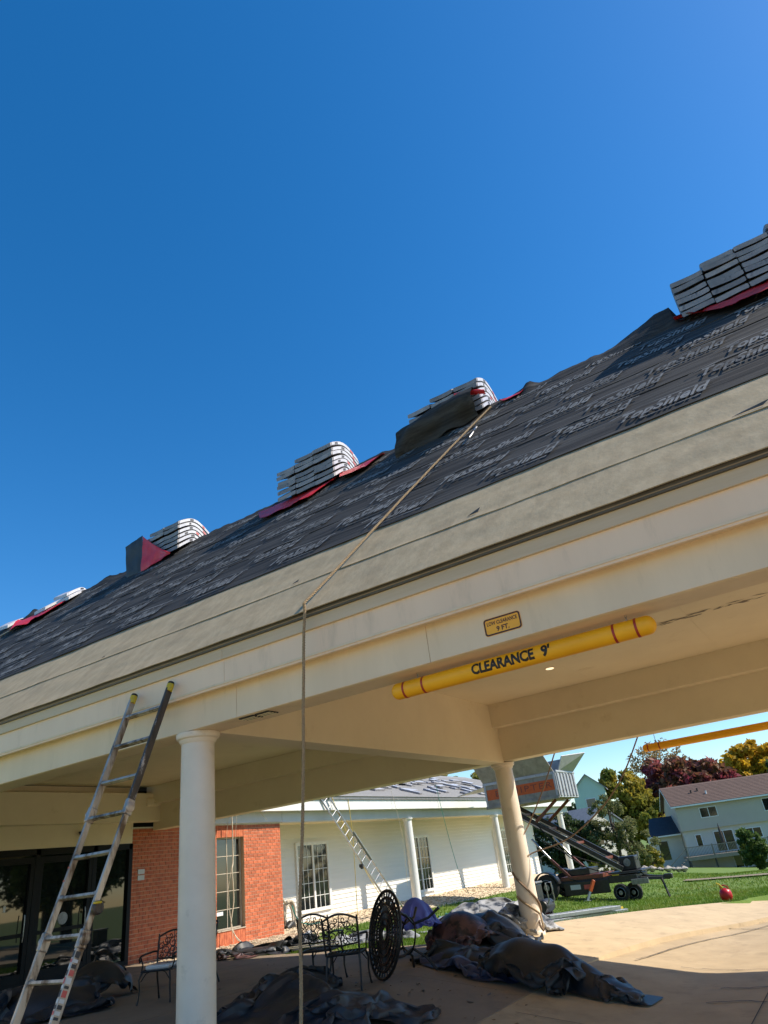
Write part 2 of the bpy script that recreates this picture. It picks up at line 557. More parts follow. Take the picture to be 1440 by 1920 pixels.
xs = sorted(set([-600, -400, -250, -150, -100, -75, -60, -50, -42, -36, -32, -28, -25] + [-22 + .5 * i for i in range(0, 53)] + [6, 8, 11, 15, 20, 26, 34, 45, 60, 85, 130, 200, 320, 600]))
ys = sorted(set([-300, -120, -50, -20, -8, 0, 6, 10] + [12 + .5 * i for i in range(0, 60)] + [43, 45, 48, 52, 56, 60, 65, 70, 76, 82, 88, 94, 100, 110, 125, 150, 190, 250, 350, 500, 800]))
gm = MB()
vs = []
for y in ys:
    for x in xs:
        z = ground_z(x, y)
        if y > 14 and z > -.9:
            z += .03 * nz(x * .6, y * .6)
        if y > 130:
            z += (y - 130) * .004
        vs.append((x, y, z))
fs = []
w = len(xs)
for j in range(len(ys) - 1):
    for i in range(w - 1):
        fs.append((j * w + i, j * w + i + 1, (j + 1) * w + i + 1, (j + 1) * w + i))
gm.add(vs, fs)
struct(gm.build('ground', M['lawn'], smooth=True))

# patio: separate cast slabs with open joints
patio = bpy.data.objects.new('patio', None)
col.objects.link(patio)
struct(patio)
px_edges = [-17.3, -14.6, -11.9, -9.2, -6.9, -4.7]
py_edges = [3.8, 7.0, 10.3, 13.75]
for i in range(len(px_edges) - 1):
    for j in range(len(py_edges) - 1):
        if i == 4 and j == 2:
            y1 = 12.6
        else:
            y1 = py_edges[j + 1]
        b = MB()
        e = .006
        xa, xb, ya, yb = px_edges[i] + e, px_edges[i + 1] - e, py_edges[j] + e, y1 - e
        h_ = rnd.uniform(-.003, .003)
        cut = [xa] + [q for q in (-6.8, -6.6, -6.4, -6.2) if xa < q < xb] + [xb]
        b.prism([(xa, ya, -.7), (xb, ya, -.7)] + [(q, ya, zr(q) + h_) for q in cut[::-1]], (0, yb - ya, 0))
        b.build('slab', M['concrete'], patio, bevel=.008)

# drive and apron as strips between the two edge lines, with a real curb
N = 70
def drive_pt(u, v):
    x, y = poly_at(CURB, v)
    xr = 34.0
    X = x + (xr - x) * u ** 1.8
    Y = y + u * 2.0
    return (X, Y, drive_z(X, y) + .008 * nz(x * .5 + u * 9, y * .7))
dm = MB()
dm.grid(drive_pt, 70, N)
drive = struct(dm.build('drive', M['drive'], smooth=True))
def apron_pt(u, v):
    x, y = poly_at(CURB, v)
    x2, y2 = poly_at(LAWN_EDGE, v)
    X, Y = x + (x2 - x) * u, y + (y2 - y) * u
    z = zr(X) - .012 * (1 - sm(12.0, 12.7, Y))
    return (X, Y, z + .004 * nz(X, Y))
am = MB()
am.grid(apron_pt, 10, N)
# curb face and outer lip
def curb_face(u, v):
    x, y = poly_at(CURB, v)
    p = apron_pt(0, v)
    zz = drive_z(x, y) - .1
    return (p[0] + .02 * (1 - u), p[1], zz + (p[2] - zz) * u)
am.grid(curb_face, 1, N)
def lawn_lip(u, v):
    p = apron_pt(1, v)
    return (p[0] - .004, p[1], p[2] - .5 * u)
am.grid(lawn_lip, 1, N)
apron = struct(am.build('apron', M['apron'], smooth=35))
# gutter joint and cracks in the drive
cm = MB()
def ribbon(mb, pts, w, zf):
    for a, b in zip(pts[:-1], pts[1:]):
        a, b = Vector(a), Vector(b)
        d = (b - a).normalized()
        nrm = Vector((-d.y, d.x)) * w / 2
        mb.add([(a.x + nrm.x, a.y + nrm.y, zf(a)), (a.x - nrm.x, a.y - nrm.y, zf(a)), (b.x - nrm.x, b.y - nrm.y, zf(b)), (b.x + nrm.x, b.y + nrm.y, zf(b))], [(0, 1, 2, 3)])
jp = []
for k in range(60):
    t = .36 + .5 * k / 60
    x, y = poly_at(CURB, t)
    jp.append((x + .42 + .02 * nz(k * .7, 3), y - .1))
def dz(p):
    return drive_z(p[0], p[1] - .3) + .016
ribbon(cm, jp, .03, dz)
for k in range(34):
    x, y = rnd.uniform(-3.4, 1.5), rnd.uniform(9.0, 21)
    pts = [(x, y)]
    for q in range(rnd.randint(5, 14)):
        x += rnd.uniform(.06, .2)
        y += rnd.uniform(-.09, .08)
        pts.append((x, y))
    ribbon(cm, pts, rnd.uniform(.008, .03), dz)
for pts in ([(-1.9, q * .5 - 2) for q in range(46)], [(1.6, q * .5 - 2) for q in range(46)], [(-4.5 + q * .5, 9.4) for q in range(40)], [(-3.2 + q * .5, 17.2) for q in range(40)]):
    ribbon(cm, pts, .014, dz)
o = cm.build('crack', M['crack'], drive)

# gravel bed along the building
grav = MB()
def gravel_pt(u, v):
    y = 13.78 + v * 34
    wd = 1.7 + .4 * nz(y * .5, 3) if y < 19.95 else 2.75 + .3 * nz(y * .5, 1)
    x = (-17.35 if y < 19.95 else -19.3) + u * wd
    return (x, y, g(x, y) + .05 + .05 * (1 - u) + .03 * nz(x * 3, y * 3) - .09 * sm(.9, 1, u))
grav.grid(gravel_pt, 16, 120)
struct(grav.build('gravel_bed', M['gravel'], smooth=True))
peb = MB()
ico = [(0, 0, 1), (.9, 0, .4), (.28, .85, .4), (-.72, .53, .4), (-.72, -.53, .4), (.28, -.85, .4), (0, 0, -.6)]
icf = [(0, 1, 2), (0, 2, 3), (0, 3, 4), (0, 4, 5), (0, 5, 1), (6, 2, 1), (6, 3, 2), (6, 4, 3), (6, 5, 4), (6, 1, 5)]
for k in range(4200):
    v = rnd.random() ** 1.5 * .75
    p = gravel_pt(rnd.random() ** .8, v)
    r_ = rnd.uniform(.018, .05)
    a = rnd.random() * 6.28
    ca, sa = math.cos(a), math.sin(a)
    peb.add([(p[0] + r_ * (q[0] * ca - q[1] * sa) * 1.3, p[1] + r_ * (q[0] * sa + q[1] * ca), p[2] + r_ * q[2] * .7) for q in ico], icf)
peb = peb.build('gravel', M['gravel'])
tag(peb, 'cream pebbles scattered along the foot of the brick and white walls', 'gravel')
struct(peb, 'stuff')

# lawn blades
def make_grass():
    rg = np.random.default_rng(5)
    pts = []
    cnt = 0
    while cnt < 75000:
        n = 60000
        dd = 15 + 43 * rg.random(n) ** 1.7
        th = rg.uniform(-.80, .10, n)
        X = dd * np.sin(th)
        Y = dd * np.cos(th)
        keep = [(x, y) for x, y in zip(X, Y) if y > 13.9 and not inside_pave(x, y) and not (x < -15.4 - .4 * nz(y * .6, 2) and y < 21.5) and not (x < -16.9)]
        pts.extend(keep)
        cnt = len(pts)
    pts = np.array(pts[:75000])
    n = len(pts)
    z = np.array([g(x, y) + .02 * nz(x * .6, y * .6) for x, y in pts])
    d = np.hypot(pts[:, 0], pts[:, 1])
    h = rg.uniform(.05, .11, n) * (1 + .35 * np.array([nz(x * .9, y * .9, 4) for x, y in pts]))
    wd = .006 * d / 16 + .004
    a = rg.uniform(0, 6.283, n)
    lx, ly = rg.normal(0, .04, n), rg.normal(0, .04, n)
    V = np.zeros((n, 3, 3))
    V[:, 0] = np.stack([pts[:, 0] - wd * np.cos(a), pts[:, 1] - wd * np.sin(a), z - .01], 1)
    V[:, 1] = np.stack([pts[:, 0] + wd * np.cos(a), pts[:, 1] + wd * np.sin(a), z - .01], 1)
    V[:, 2] = np.stack([pts[:, 0] + lx, pts[:, 1] + ly, z + h], 1)
    me = bpy.data.meshes.new('grass')
    me.vertices.add(n * 3)
    me.vertices.foreach_set('co', V.ravel())
    me.loops.add(n * 3)
    me.loops.foreach_set('vertex_index', np.arange(n * 3, dtype=np.int32))
    me.polygons.add(n)
    me.polygons.foreach_set('loop_start', np.arange(0, n * 3, 3, dtype=np.int32))
    me.update(calc_edges=True)
    me.materials.append(M['grass'])
    o = link('grass', me)
    tag(o, 'sunlit green lawn grass beyond the patio', 'grass')
    struct(o, 'stuff')
make_grass()

# paved path crossing the far lawn
pm = MB()
pm.grid(lambda u, v: (-9.5 + 40 * u, 42.5 - 9.5 * u + .9 * v, g(-9.5 + 40 * u, 42.5 - 9.5 * u) + .07), 40, 1)
struct(pm.build('path', M['concrete']))

# ------------------------------------------------------------------ text helper
def text_geo(body, size, bold=0.0, step=None, spacing=1.0):
    cu = bpy.data.curves.new('text', 'FONT')
    cu.body = body
    cu.size = size
    cu.offset = bold
    cu.resolution_u = 3
    cu.space_character = spacing
    cu.align_x = 'CENTER'
    cu.align_y = 'CENTER'
    o = bpy.data.objects.new('text', cu)
    col.objects.link(o)
    dg = bpy.context.evaluated_depsgraph_get()
    me = bpy.data.meshes.new_from_object(o.evaluated_get(dg))
    bpy.data.objects.remove(o)
    bpy.data.curves.remove(cu)
    bm = bmesh.new()
    bm.from_mesh(me)
    bpy.data.meshes.remove(me)
    if step:
        for ax in (0, 1):
            lo = min(v.co[ax] for v in bm.verts)
            hi = max(v.co[ax] for v in bm.verts)
            t = lo + step
            while t < hi:
                nrm = (1, 0, 0) if ax == 0 else (0, 1, 0)
                co = (t, 0, 0) if ax == 0 else (0, t, 0)
                bmesh.ops.bisect_plane(bm, geom=bm.verts[:] + bm.edges[:] + bm.faces[:], plane_co=co, plane_no=nrm)
                t += step
    bm.verts.index_update()
    V = [(v.co.x, v.co.y) for v in bm.verts]
    F = [tuple(v.index for v in f.verts) for f in bm.faces]
    bm.free()
    return V, F


# ------------------------------------------------------------------ canopy (porte-cochere)
CX0, CX1 = -27.0, 6.5
EY, EZ = 5.52, 3.98
RY, RZ = 10.3, 8.76
SL = (RY - EY) * math.sqrt(2)
canopy = thing('canopy', 'large beige entrance canopy with steep half re-roofed roof on round columns', 'canopy', (-6.4, 10.3, 0))

# columns
def column(parent, x, y, r, z0, z1, m, n=40):
    b = MB()
    b.lathe([(r * 1.0, z0), (r, z0 + .5), (r * .99, z0 + (z1 - z0) * .6), (r * .955, z1 - .115)], (x, y, 0), n)
    c = b.build('column', m, parent, smooth=True)
    k = MB()
    k.lathe([(r * .99, z1 - .118), (r * 1.05, z1 - .10), (r * 1.09, z1 - .075), (r * 1.22, z1 - .06), (r * 1.27, z1 - .03), (r * 1.27, z1 - .003)], (x, y, 0), n)
    k.build('capital', m, c, smooth=30)
    f = MB()
    f.lathe([(r * 1.12, z0 - .02), (r * 1.12, z0 + .035), (r * 1.05, z0 + .06), (r * 1.004, z0 + .065)], (x, y, 0), n)
    f.build('base', m, c, smooth=30)
    return c
for (cx, cy, z0) in ((-6.4, 5.97, 0), (-6.33, 14.65, -.06), (4.6, 5.97, -.56), (4.6, 14.65, -.64)):
    column(canopy, cx, cy, .2, z0, 3.13, M['column'])

b = MB(); b.prism([(CX0 + 9.7, 5.77, 3.13), (CX0 + 9.7, 6.14, 3.13), (CX0 + 9.7, 6.14, 4.31), (CX0 + 9.7, 5.98, 4.31), (CX0 + 9.7, 5.77, 4.08)], (CX1 - CX0 - 10.1, 0, 0)); b.build('front_beam', M['paint'], canopy, bevel=.006)
# frieze boards on the face of the front beam, butted with visible joints
fx = [-17.3, -12.3, -5.55, -3.02, 1.6, 6.1]
for a, c in zip(fx[:-1], fx[1:]):
    b = MB(); b.box(a + .002, c - .002, 5.748, 5.771, 3.134, 3.62); b.build('frieze_board', M['paint'], canopy, bevel=.002)
b = MB(); b.box(CX0 + 9.7, CX1 - .4, 14.45, 14.85, 3.15, 4.08); b.box(CX0 + 9.7, CX1 - .4, 14.4515, 14.62, 4.05, 4.3085); b.box(CX0 + 9.7, CX1 - .4, 14.17, 14.452, 3.82, 4.309); b.build('back_beam', M['paint_up'], canopy, bevel=.006)
b = MB(); b.box(-6.6, -6.2, 6.13, 14.46, 3.12, 4.305); b.build('cross_beam', M['paint_up'], canopy, bevel=.006)
b = MB(); b.box(4.4, 4.8, 6.13, 14.46, 3.12, 4.305); b.build('cross_beam', M['paint_up'], canopy, bevel=.006)
b = MB(); b.box(-17.29, -17.0, 6.13, 14.46, 3.36, 4.1); b.build('wall_header', M['paint_up'], canopy, bevel=.006)
# ceiling boards: plywood panels with fine joints
cxs = [-17.28, -14.9, -12.46, -10.02, -7.58, -6.58]
cx2 = [-6.22, -3.78, -1.34, 1.1, 3.54, 6.1]
for arr in (cxs, cx2):
    for i in range(len(arr) - 1):
        for (ya, yb) in ((6.13, 10.2), (10.2, 14.18)):
            b = MB(); b.box(arr[i] + .0012, arr[i + 1] - .0012, ya + .0012, yb - .0012, 4.3 + rnd.uniform(-.001, .001), 4.33)
            b.build('ceiling_panel', M['paint_up'], canopy)
# soffits, fascia, trim
for (y0, y1) in ((5.60, 5.772), (14.848, 15.02)):
    b = MB(); b.box(CX0, CX1, y0, y1, 3.505, 3.53); b.build('soffit', M['paint'], canopy)
fb = [CX0, -20.0, -12.8, -5.6, 1.6, CX1]
for a, c in zip(fb[:-1], fb[1:]):
    b = MB(); b.box(a + .0015, c - .0015, 5.61, 5.642, 3.48, 3.80); b.build('fascia_board', M['fascia'], canopy, bevel=.003)
    b = MB(); b.box(a + .0015, c - .0015, 5.578, 5.612, 3.785, 3.926); b.build('trim_board', M['trim'], canopy, bevel=.003)
    b = MB(); b.box(a + .0015, c - .0015, 14.98, 15.02, 3.48, 3.90); b.build('fascia_board', M['fascia'], canopy, bevel=.003)
b = MB()
b.prism([(CX0, 5.546, 3.918), (CX0, 5.578, 3.918), (CX0, 5.60, 3.975), (CX0, 5.534, 3.975)], (CX1 - CX0, 0, 0))
b.build('drip_edge', M['drip'], canopy)
# roof structure
for sg_ in (-1, 1):
    ye, yr = (EY + .02, RY) if sg_ < 0 else (15.06, RY + .0005)
    b = MB()
    b.prism([(CX0, ye, EZ - .02), (CX0, yr, RZ - .035), (CX0, yr, RZ - .135), (CX0, ye, EZ - .045)], (CX1 - CX0, 0, 0))
    b.build('roof_deck', M['deck'], canopy)
b = MB(); b.prism([(CX1 - .12, 5.66, 3.54), (CX1 - .12, 14.94, 3.54), (CX1 - .12, 14.94, 3.9), (CX1 - .12, RY, RZ - .16), (CX1 - .12, 5.66, 3.9)], (.05, 0, 0)); b.build('gable_wall', M['paint'], canopy)
# gable end trim on the far right
b = MB()
b.prism([(CX1 + .002, EY, EZ - .2), (CX1 + .002, EY, EZ), (CX1 + .002, RY, RZ), (CX1 + .002, 15.08, EZ), (CX1 + .002, 15.08, EZ - .2), (CX1 + .002, RY, RZ - .22)], (.03, 0, 0))
b.build('rake_board', M['fascia'], canopy)


def RP(x, s_, off=0.0):
    q = s_ / math.sqrt(2)
    n = off / math.sqrt(2)
    return Vector((x, EY + q - n, EZ + q + n))


def tan_d(x, s_):
    return .007 * nz(x * 1.1 + s_ * 1.6, s_ * 2.2 - x * .4, 2) + .004 * nz(x * 2.4 + s_ * 4, s_ * 5 - x * 1.2, 7)


def blk_d(x, s_):
    t = s_ + .05 * nz(x * .4, s_ * .6, 3)
    return (.008 * nz(x * .45, t * 3.0, 1) + .004 * (1 - abs(nz(x * .7 + 11, t * 8.5, 5)) * 2) + .0035 * nz(x * 1.3, t * 19, 8))


def strip_s(name, s0, s1, base, dfn, m, nx, ns, seed, lift=.012, x0=CX0, x1=CX1, wav=.02):
    b = MB()
    def f(u, v):
        x = x0 + (x1 - x0) * u
        ss = s0 + (s1 - s0) * v + (wav * nz(x * .5, seed) + .5 * wav * nz(x * 2.1, seed + 3)) * (1 - v)
        e = lift * max(0, 1 - v * 12) * (1 + 1.2 * nz(x * .9, seed + 9))
        return RP(x, ss, base + dfn(x, ss) + max(0, e))
    b.grid(f, nx, ns)
    # turned-down lower edge gives the sheet a thickness
    def lip(u, v):
        p = f(u, 0)
        x = p[0]
        return p - Vector((0, -1, 1)).normalized() * (.001 + v * .008)
    b.grid(lip, nx, 1)
    return b.build(name, m, canopy, smooth=True)

strip_s('membrane_sheet', -.035, .93, .012, tan_d, M['tan'], 260, 26, 1, lift=.001, wav=.008)
strip_s('membrane_sheet', .875, 1.95, .017, tan_d, M['tan'], 260, 28, 4, lift=.006, wav=.014)
# lifted corner of the membrane lap that shows dark near the right and small torn patches
s_edges = [1.855, 3.05, 4.28, 5.5]
for k, s0 in enumerate(s_edges):
    s1 = s0 + 1.32 if k < 3 else SL - .02
    strip_s('underlayment_sheet', s0, s1, .030 + .004 * k, blk_d, M['black'], 420, 44, 20 + 7 * k, lift=.006, wav=.035)
bk = MB()
bk.grid(lambda u, v: (CX0 + (CX1 - CX0) * u, 15.08 - (15.08 - RY) * v, EZ + (RZ - EZ) * v + .02 + .01 * nz(u * 40, v * 9)), 120, 20)
bk.build('back_underlayment', M['black'], canopy, smooth=True)

# printed lettering on the underlayment
TV, TF = text_geo('TopShield', .22, bold=.007, step=.06, spacing=1.05)
def print_word(x, s_, sc, parent):
    b = MB()
    vs = []
    for (u, v) in TV:
        uu = u * sc * 1.2 + v * .5
        X = x + uu
        S = s_ + v * sc * 2.1
        vs.append(RP(X, S, .058 + blk_d(X, S)))
    b.add(vs, TF)
    # the roof-line swoosh printed over the word and the thin line under it
    def sw(x0, x1, h0, h1, w_):
        n = 8
        pts = []
        for i in range(n + 1):
            t = i / n
            X = x + (x0 + (x1 - x0) * t) * sc
            S = s_ + (h0 + (h1 - h0) * t) * sc
            pts.append(RP(X, S - w_ * sc, .058 + blk_d(X, S)))
            pts.append(RP(X, S + w_ * sc, .058 + blk_d(X, S)))
        b.add(pts, [(2 * i, 2 * i + 2, 2 * i + 3, 2 * i + 1) for i in range(n)])
    sw(-.70, -.25, .16, .30, .012)
    sw(-.25, .70, .30, .20, .012)
    sw(-.30, .45, -.25, -.25, .014)
    return b.build('lettering', M['print'], parent)
sheets = [o for o in canopy.children if o.name.startswith('underlayment_sheet')]
for k in range(4):
    for row in range(2):
        s_ = s_edges[k] + .32 + .58 * row
        if s_ > SL - .3:
            continue
        x = -22.5 + (.9 if (row + k) % 2 else 0) + k * .37
        while x < 4.0:
            print_word(x + rnd.uniform(-.05, .05), s_ + rnd.uniform(-.02, .02), rnd.uniform(.84, .92), sheets[k])
            x += 1.7

# loose sheet lying over the ridge, rumpled
def ridge_h(x):
    h = .035 + .06 * max(0, nz(x * .9, 31)) + .05 * abs(nz(x * 2.7, 17)) + .02 * nz(x * 7, 5)
    h += .30 * sm(-1.3, .08, x) * (1 - sm(.08, .13, x))
    h += .12 * math.exp(-((x + 2.55) / .12) ** 2) + .10 * math.exp(-((x + 14.4) / .35) ** 2) + .14 * math.exp(-((x + 17.6) / .22) ** 2)
    return h
rb = MB()
def ridge_pt(u, v):
    x = CX0 + (CX1 - CX0) * u
    t = -1 + 2 * v                 # -1 front edge .. +1 back edge
    wdt = .42 + .16 * nz(x * .8, 40) + (.15 * nz(x * 2.9, 12))
    q = t * wdt / math.sqrt(2)
    crest = ridge_h(x) * max(0, 1 - abs(t)) ** .7
    off = .06 + .025 * nz(x * 2.5, t * 3, 9) * (1 - .3 * abs(t))
    return (x, RY + q, RZ - abs(q) + crest + off)
rb.grid(ridge_pt, 420, 14)
rb.build('ridge_sheet', M['black'], canopy, smooth=True)

# unseen covered slab behind the far beam, added to shade the brick beside the doors
b = MB(); b.prism([(-17.2, 15.03, 3.98), (-13.4, 15.03, 3.98), (-13.4, 17.4, 3.98), (-17.2, 17.4, 3.98)], (0, 0, .14)); b.build('shade_slab', M['fascia'], canopy)
b = MB(); b.box(-17.2, -13.4, 15.03, 17.42, 4.122, 4.14); b.build('shade_slab_cover', M['black'], canopy)
# vent slots under the front beam, ceiling downlight
for (xa, xb) in ((-5.57, -5.36), (-5.33, -5.13)):
    b = MB(); b.box(xa, xb, 5.80, 5.97, 3.118, 3.1285); v_ = b.build('vent', M['dark'], canopy)
    b = MB()
    for yy in (5.835, 5.885, 5.935):
        b.box(xa + .006, xb - .006, yy, yy + .012, 3.112, 3.1175)
    b.build('vent_slat', M['paint_up'], v_)
b = MB(); b.lathe([(.10, 4.292), (.10, 4.2985)], (-4.0, 12.2, 0), 24); dl = b.build('downlight', M['fascia'], canopy)
b = MB(); b.lathe([(.07, 4.284), (.075, 4.2915)], (-4.0, 12.2, 0), 24); b.build('downlight_lens', M['lens'], dl)
# peeling paint flakes on the ceiling near the bar
pe = MB()
for k in range(26):
    x = rnd.uniform(-1.75, -.25) ; y = 11.12 + rnd.uniform(-.10, .10) - (x + 1.0) * .1
    a = rnd.uniform(-.4, .4)
    l_, w_ = rnd.uniform(.03, .16), rnd.uniform(.006, .02)
    ca, sa = math.cos(a), math.sin(a)
    pe.add([(x + ca * l_, y + sa * l_, 4.2945), (x - sa * w_, y + ca * w_, 4.29), (x - ca * l_, y - sa * l_, 4.2945), (x + sa * w_, y - ca * w_, 4.295)], [(0, 1, 2, 3)])
pe.build('paint_flake', M['deckwood'], canopy)
# small torn scraps caught in the membrane lap
for (x, s_, w_, h_) in ((-2.55, .99, .16, .06), (-5.0, .96, .11, .035), (.15, .93, .34, .05), (-8.6, .90, .07, .03)):
    b = MB()
    b.add([RP(x, s_, .026), RP(x + w_ * .8, s_ + .015, .026), RP(x + w_, s_ + h_, .026 + h_ * .5), RP(x + w_ * .25, s_ + h_ * .7, .03)], [(0, 1, 2, 3)])
    b.build('torn_scrap', M['drip'], canopy)


# ------------------------------------------------------------------ clearance bars and sign
def chain(parent, x, y, z0, z1):
    b = MB()
    n = max(2, int((z1 - z0) / .026))
    for i in range(n):
        zc = z0 + (z1 - z0) * (i + .5) / n
        hl = (z1 - z0) / n * .72
        pts = []
        for k in range(10):
            t = 2 * math.pi * k / 10
            a, c = .008 * math.cos(t), hl * math.sin(t)
            pts.append((x + (a if i % 2 else 0), y + (0 if i % 2 else a), zc + c))
        b.tube(pts, .0025, 5, closed=True)
    return b.build('chain', M['steel'], parent, smooth=True)


def clearance_bar(label, x0, x1, y, z, r, text, bands, hang):
    t = thing('clearance_bar', label, 'clearance bar', ((x0 + x1) / 2, y, z - r))
    b = MB()
    prof = []
    for k in range(9):
        a = math.pi / 2 * k / 8
        prof.append((max(.001, r * math.sin(a)), x0 + r * .9 * (1 - math.cos(a))))
    for k in range(9):
        a = math.pi / 2 * k / 8
        prof.append((max(.001, r * math.cos(a)), x1 - r * .9 + r * .9 * math.sin(a)))
    b.lathe(prof, (0, y, z), 40, axis='X')
    tube_ = b.build('bar', M['yellow'], t, smooth=60)
    for bx in bands:
        b = MB()
        b.lathe([(r * 1.001, bx - .011), (r + .0022, bx - .0105), (r + .0022, bx + .0105), (r * 1.001, bx + .011)], (0, y, z), 40, axis='X')
        b.build('red_band', M['redband'], t, smooth=30)
    if text:
        for (body, size, xc, bold) in text:
            V, F = text_geo(body, size, bold=bold, step=.02)
            wd = (max(v[0] for v in V) - min(v[0] for v in V)) / {True: .63, False: .085}[len(body) > 3]
            b = MB()
            vs = []
            for (u, v) in V:
                a = v / r - .06
                rr = r + .0018
                vs.append((xc + u / wd, y - rr * math.cos(a), z + rr * math.sin(a)))
            b.add(vs, F)
            b.build('lettering', M['ink'], t)
    for hx in hang:
        chain(t, hx, y, z + r - .004, 3.135)
        b = MB()
        b.lathe([(.012, z + r - .006), (.012, z + r + .006), (.006, z + r + .012)], (hx, y, 0), 12)
        b.build('eye_bolt', M['steel'], t, smooth=True)
    return t

clearance_bar("yellow hanging bar lettered CLEARANCE 9' under the near canopy edge", -3.6, -.965, 5.95, 2.995, .081,
              [('CLEARANCE', .135, -2.355, .006), ("9'", .135, -1.925, .006)], (-3.44, -3.22, -1.31, -1.12), (-3.29, -1.19))
clearance_bar('plain yellow hanging bar under the far canopy edge', -3.33, -.70, 14.65, 2.90, .07,
              None, (-3.22, -3.0, -1.0, -.8), (-3.05, -.95))

sg = thing('clearance_sign', 'small rounded yellow LOW CLEARANCE 9 FT. sign on the front beam', 'sign', (-2.225, 5.745, 3.22))
def rrect(w_, h_, r_, n=6):
    pts = []
    for (cx, cy, a0) in ((w_ / 2 - r_, h_ / 2 - r_, 0), (-w_ / 2 + r_, h_ / 2 - r_, 90), (-w_ / 2 + r_, -h_ / 2 + r_, 180), (w_ / 2 - r_, -h_ / 2 + r_, 270)):
        for k in range(n + 1):
            a = R(a0 + 90 * k / n)
            pts.append((cx + r_ * math.cos(a), cy + r_ * math.sin(a)))
    return pts
SX, SZ = -2.225, 3.297
b = MB(); b.prism([(SX + u, 5.747, SZ + v) for u, v in rrect(.37, .165, .03)], (0, -.003, 0)); b.build('plate', M['signyel'], sg)
b = MB()
o1, o2 = rrect(.364, .159, .028), rrect(.336, .131, .018)
n = len(o1)
b.add([(SX + u, 5.7432, SZ + v) for u, v in o1] + [(SX + u, 5.7432, SZ + v) for u, v in o2], [(i, (i + 1) % n, n + (i + 1) % n, n + i) for i in range(n)])
b.build('border', M['signink'], sg)
for body, size, cz, bold in (('LOW CLEARANCE', .048, .028, .0012), ('9 FT.', .062, -.033, .0018)):
    V, F = text_geo(body, size, bold=bold)
    wmax = max(v[0] for v in V)
    k = min(1, .152 / wmax)
    b = MB(); b.add([(SX + u * k, 5.7430, SZ + cz + v) for u, v in V], F); b.build('lettering', M['signink'], sg)

# ------------------------------------------------------------------ near ladder
lad = thing('folding_ladder', 'tall scuffed aluminium folding ladder leaning on the canopy fascia', 'ladder', (-6.78, 4.24, 0))
def LP(x, z, off=0.0):
    k = 1.08 / 3.05
    y = 5.53 + (z - 3.65) * k
    n = Vector((0, -1, k)).normalized()
    return Vector((x, y, z)) + n * off
LD = Vector((0, 1.08 / 3.05, 1)).normalized()
LNn = Vector((0, -1, 1.08 / 3.05)).normalized()
def rail(x, z0, z1, w_, d_, m, off=0.0, xt=None):
    b = MB()
    b.bar(LP(x, z0, off), LP(x if xt is None else xt, z1, off), w_, d_, up=LNn)
    return b.build('rail', m, lad, bevel=.006, seg=2)
XL0, XR0, XLT, XRT = -7.10, -6.545, -7.055, -6.40
def xl(z):
    return XL0 + (XLT - XL0) * z / 3.65
def xr(z):
    return XR0 + (XRT - XR0) * z / 3.65
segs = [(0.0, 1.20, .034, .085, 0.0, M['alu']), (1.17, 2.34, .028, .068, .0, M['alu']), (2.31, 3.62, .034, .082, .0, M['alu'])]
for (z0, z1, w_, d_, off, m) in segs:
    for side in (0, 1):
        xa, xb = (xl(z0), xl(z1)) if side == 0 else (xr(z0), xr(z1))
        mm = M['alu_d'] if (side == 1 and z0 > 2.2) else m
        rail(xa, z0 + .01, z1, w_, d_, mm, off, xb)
# grime strip on the right middle rail
rung_z = [.25, .56, .89, 1.23, 1.56, 1.92, 2.29, 2.65, 3.05, 3.40]
for zz in rung_z:
    b = MB()
    a, c = LP(xl(zz) + .012, zz), LP(xr(zz) - .012, zz)
    # D-shaped tread: three ridged bars
    for q in (-.022, 0, .022):
        b.bar(a + LNn * q, c + LNn * q, .016, .034 - abs(q) * .25, up=LD)
    r_ = b.build('rung', M['alu'], lad, bevel=.003)
    for (e, sgn) in ((a, 1), (c, -1)):
        br = MB()
        br.bar(e + Vector((.004 * sgn, 0, .02)), e + Vector((.06 * sgn, 0, .006)), .03, .02, up=LNn)
        br.build('rung_bracket', M['alu'], r_)
# hinge joints with lock discs
for zz in (1.20, 2.33):
    for side, sgn in ((xl(zz), -1), (xr(zz), 1)):
        b = MB()
        b.bar(LP(side, zz - .075), LP(side, zz + .075), .05, .10, up=LNn)
        h_ = b.build('hinge', M['alu'], lad, bevel=.012, seg=2)
        p = LP(side + sgn * .026, zz)
        d = MB()
        d.lathe([(.045, -.012), (.052, -.004), (.052, .008), (.03, .016)], (0, 0, 0), 20, axis='X')
        d.v = [tuple(Vector(q) * 1 + p) for q in d.v]
        d.build('hinge_disc', M['alu'], h_, smooth=30)
# yellow topped lock knob on the outer right rail
for (zz, xx) in ((1.44, 1),):
    p = LP(xr(zz) + .055, zz, .0)
    b = MB(); b.lathe([(.02, -.03), (.055, -.02), (.062, 0), (.06, .02), (.045, .032)], tuple(p), 20, axis='X')
    kn = b.build('lock_knob', M['alu_d'], lad, smooth=30)
    b = MB(); b.cbox(p + Vector((.025, -.02, .045)), (.05, .07, .022)); b.build('knob_grip', M['yellow_cap'], kn, bevel=.008, seg=2)
# yellow tip caps resting on the fascia
for xx in (XLT, XRT):
    p0, p1 = LP(xx, 3.585), LP(xx, 3.675)
    b = MB(); b.tube([p0, p0 + (p1 - p0) * .7, p1], [.040, .043, .040], 16); c_ = b.build('tip_cap', M['yellow_cap'], lad, smooth=40)
    b = MB(); b.tube([p1 - LD * .004, p1 + LD * .022], [.042, .036], 16); b.build('rubber_pad', M['tyre'], c_, smooth=40)
for xx in (xl(0), xr(0)):
    b = MB(); b.bar(LP(xx, .0), LP(xx, .07), .05, .10, up=LNn); b.build('foot', M['tyre'], lad, bevel=.008)
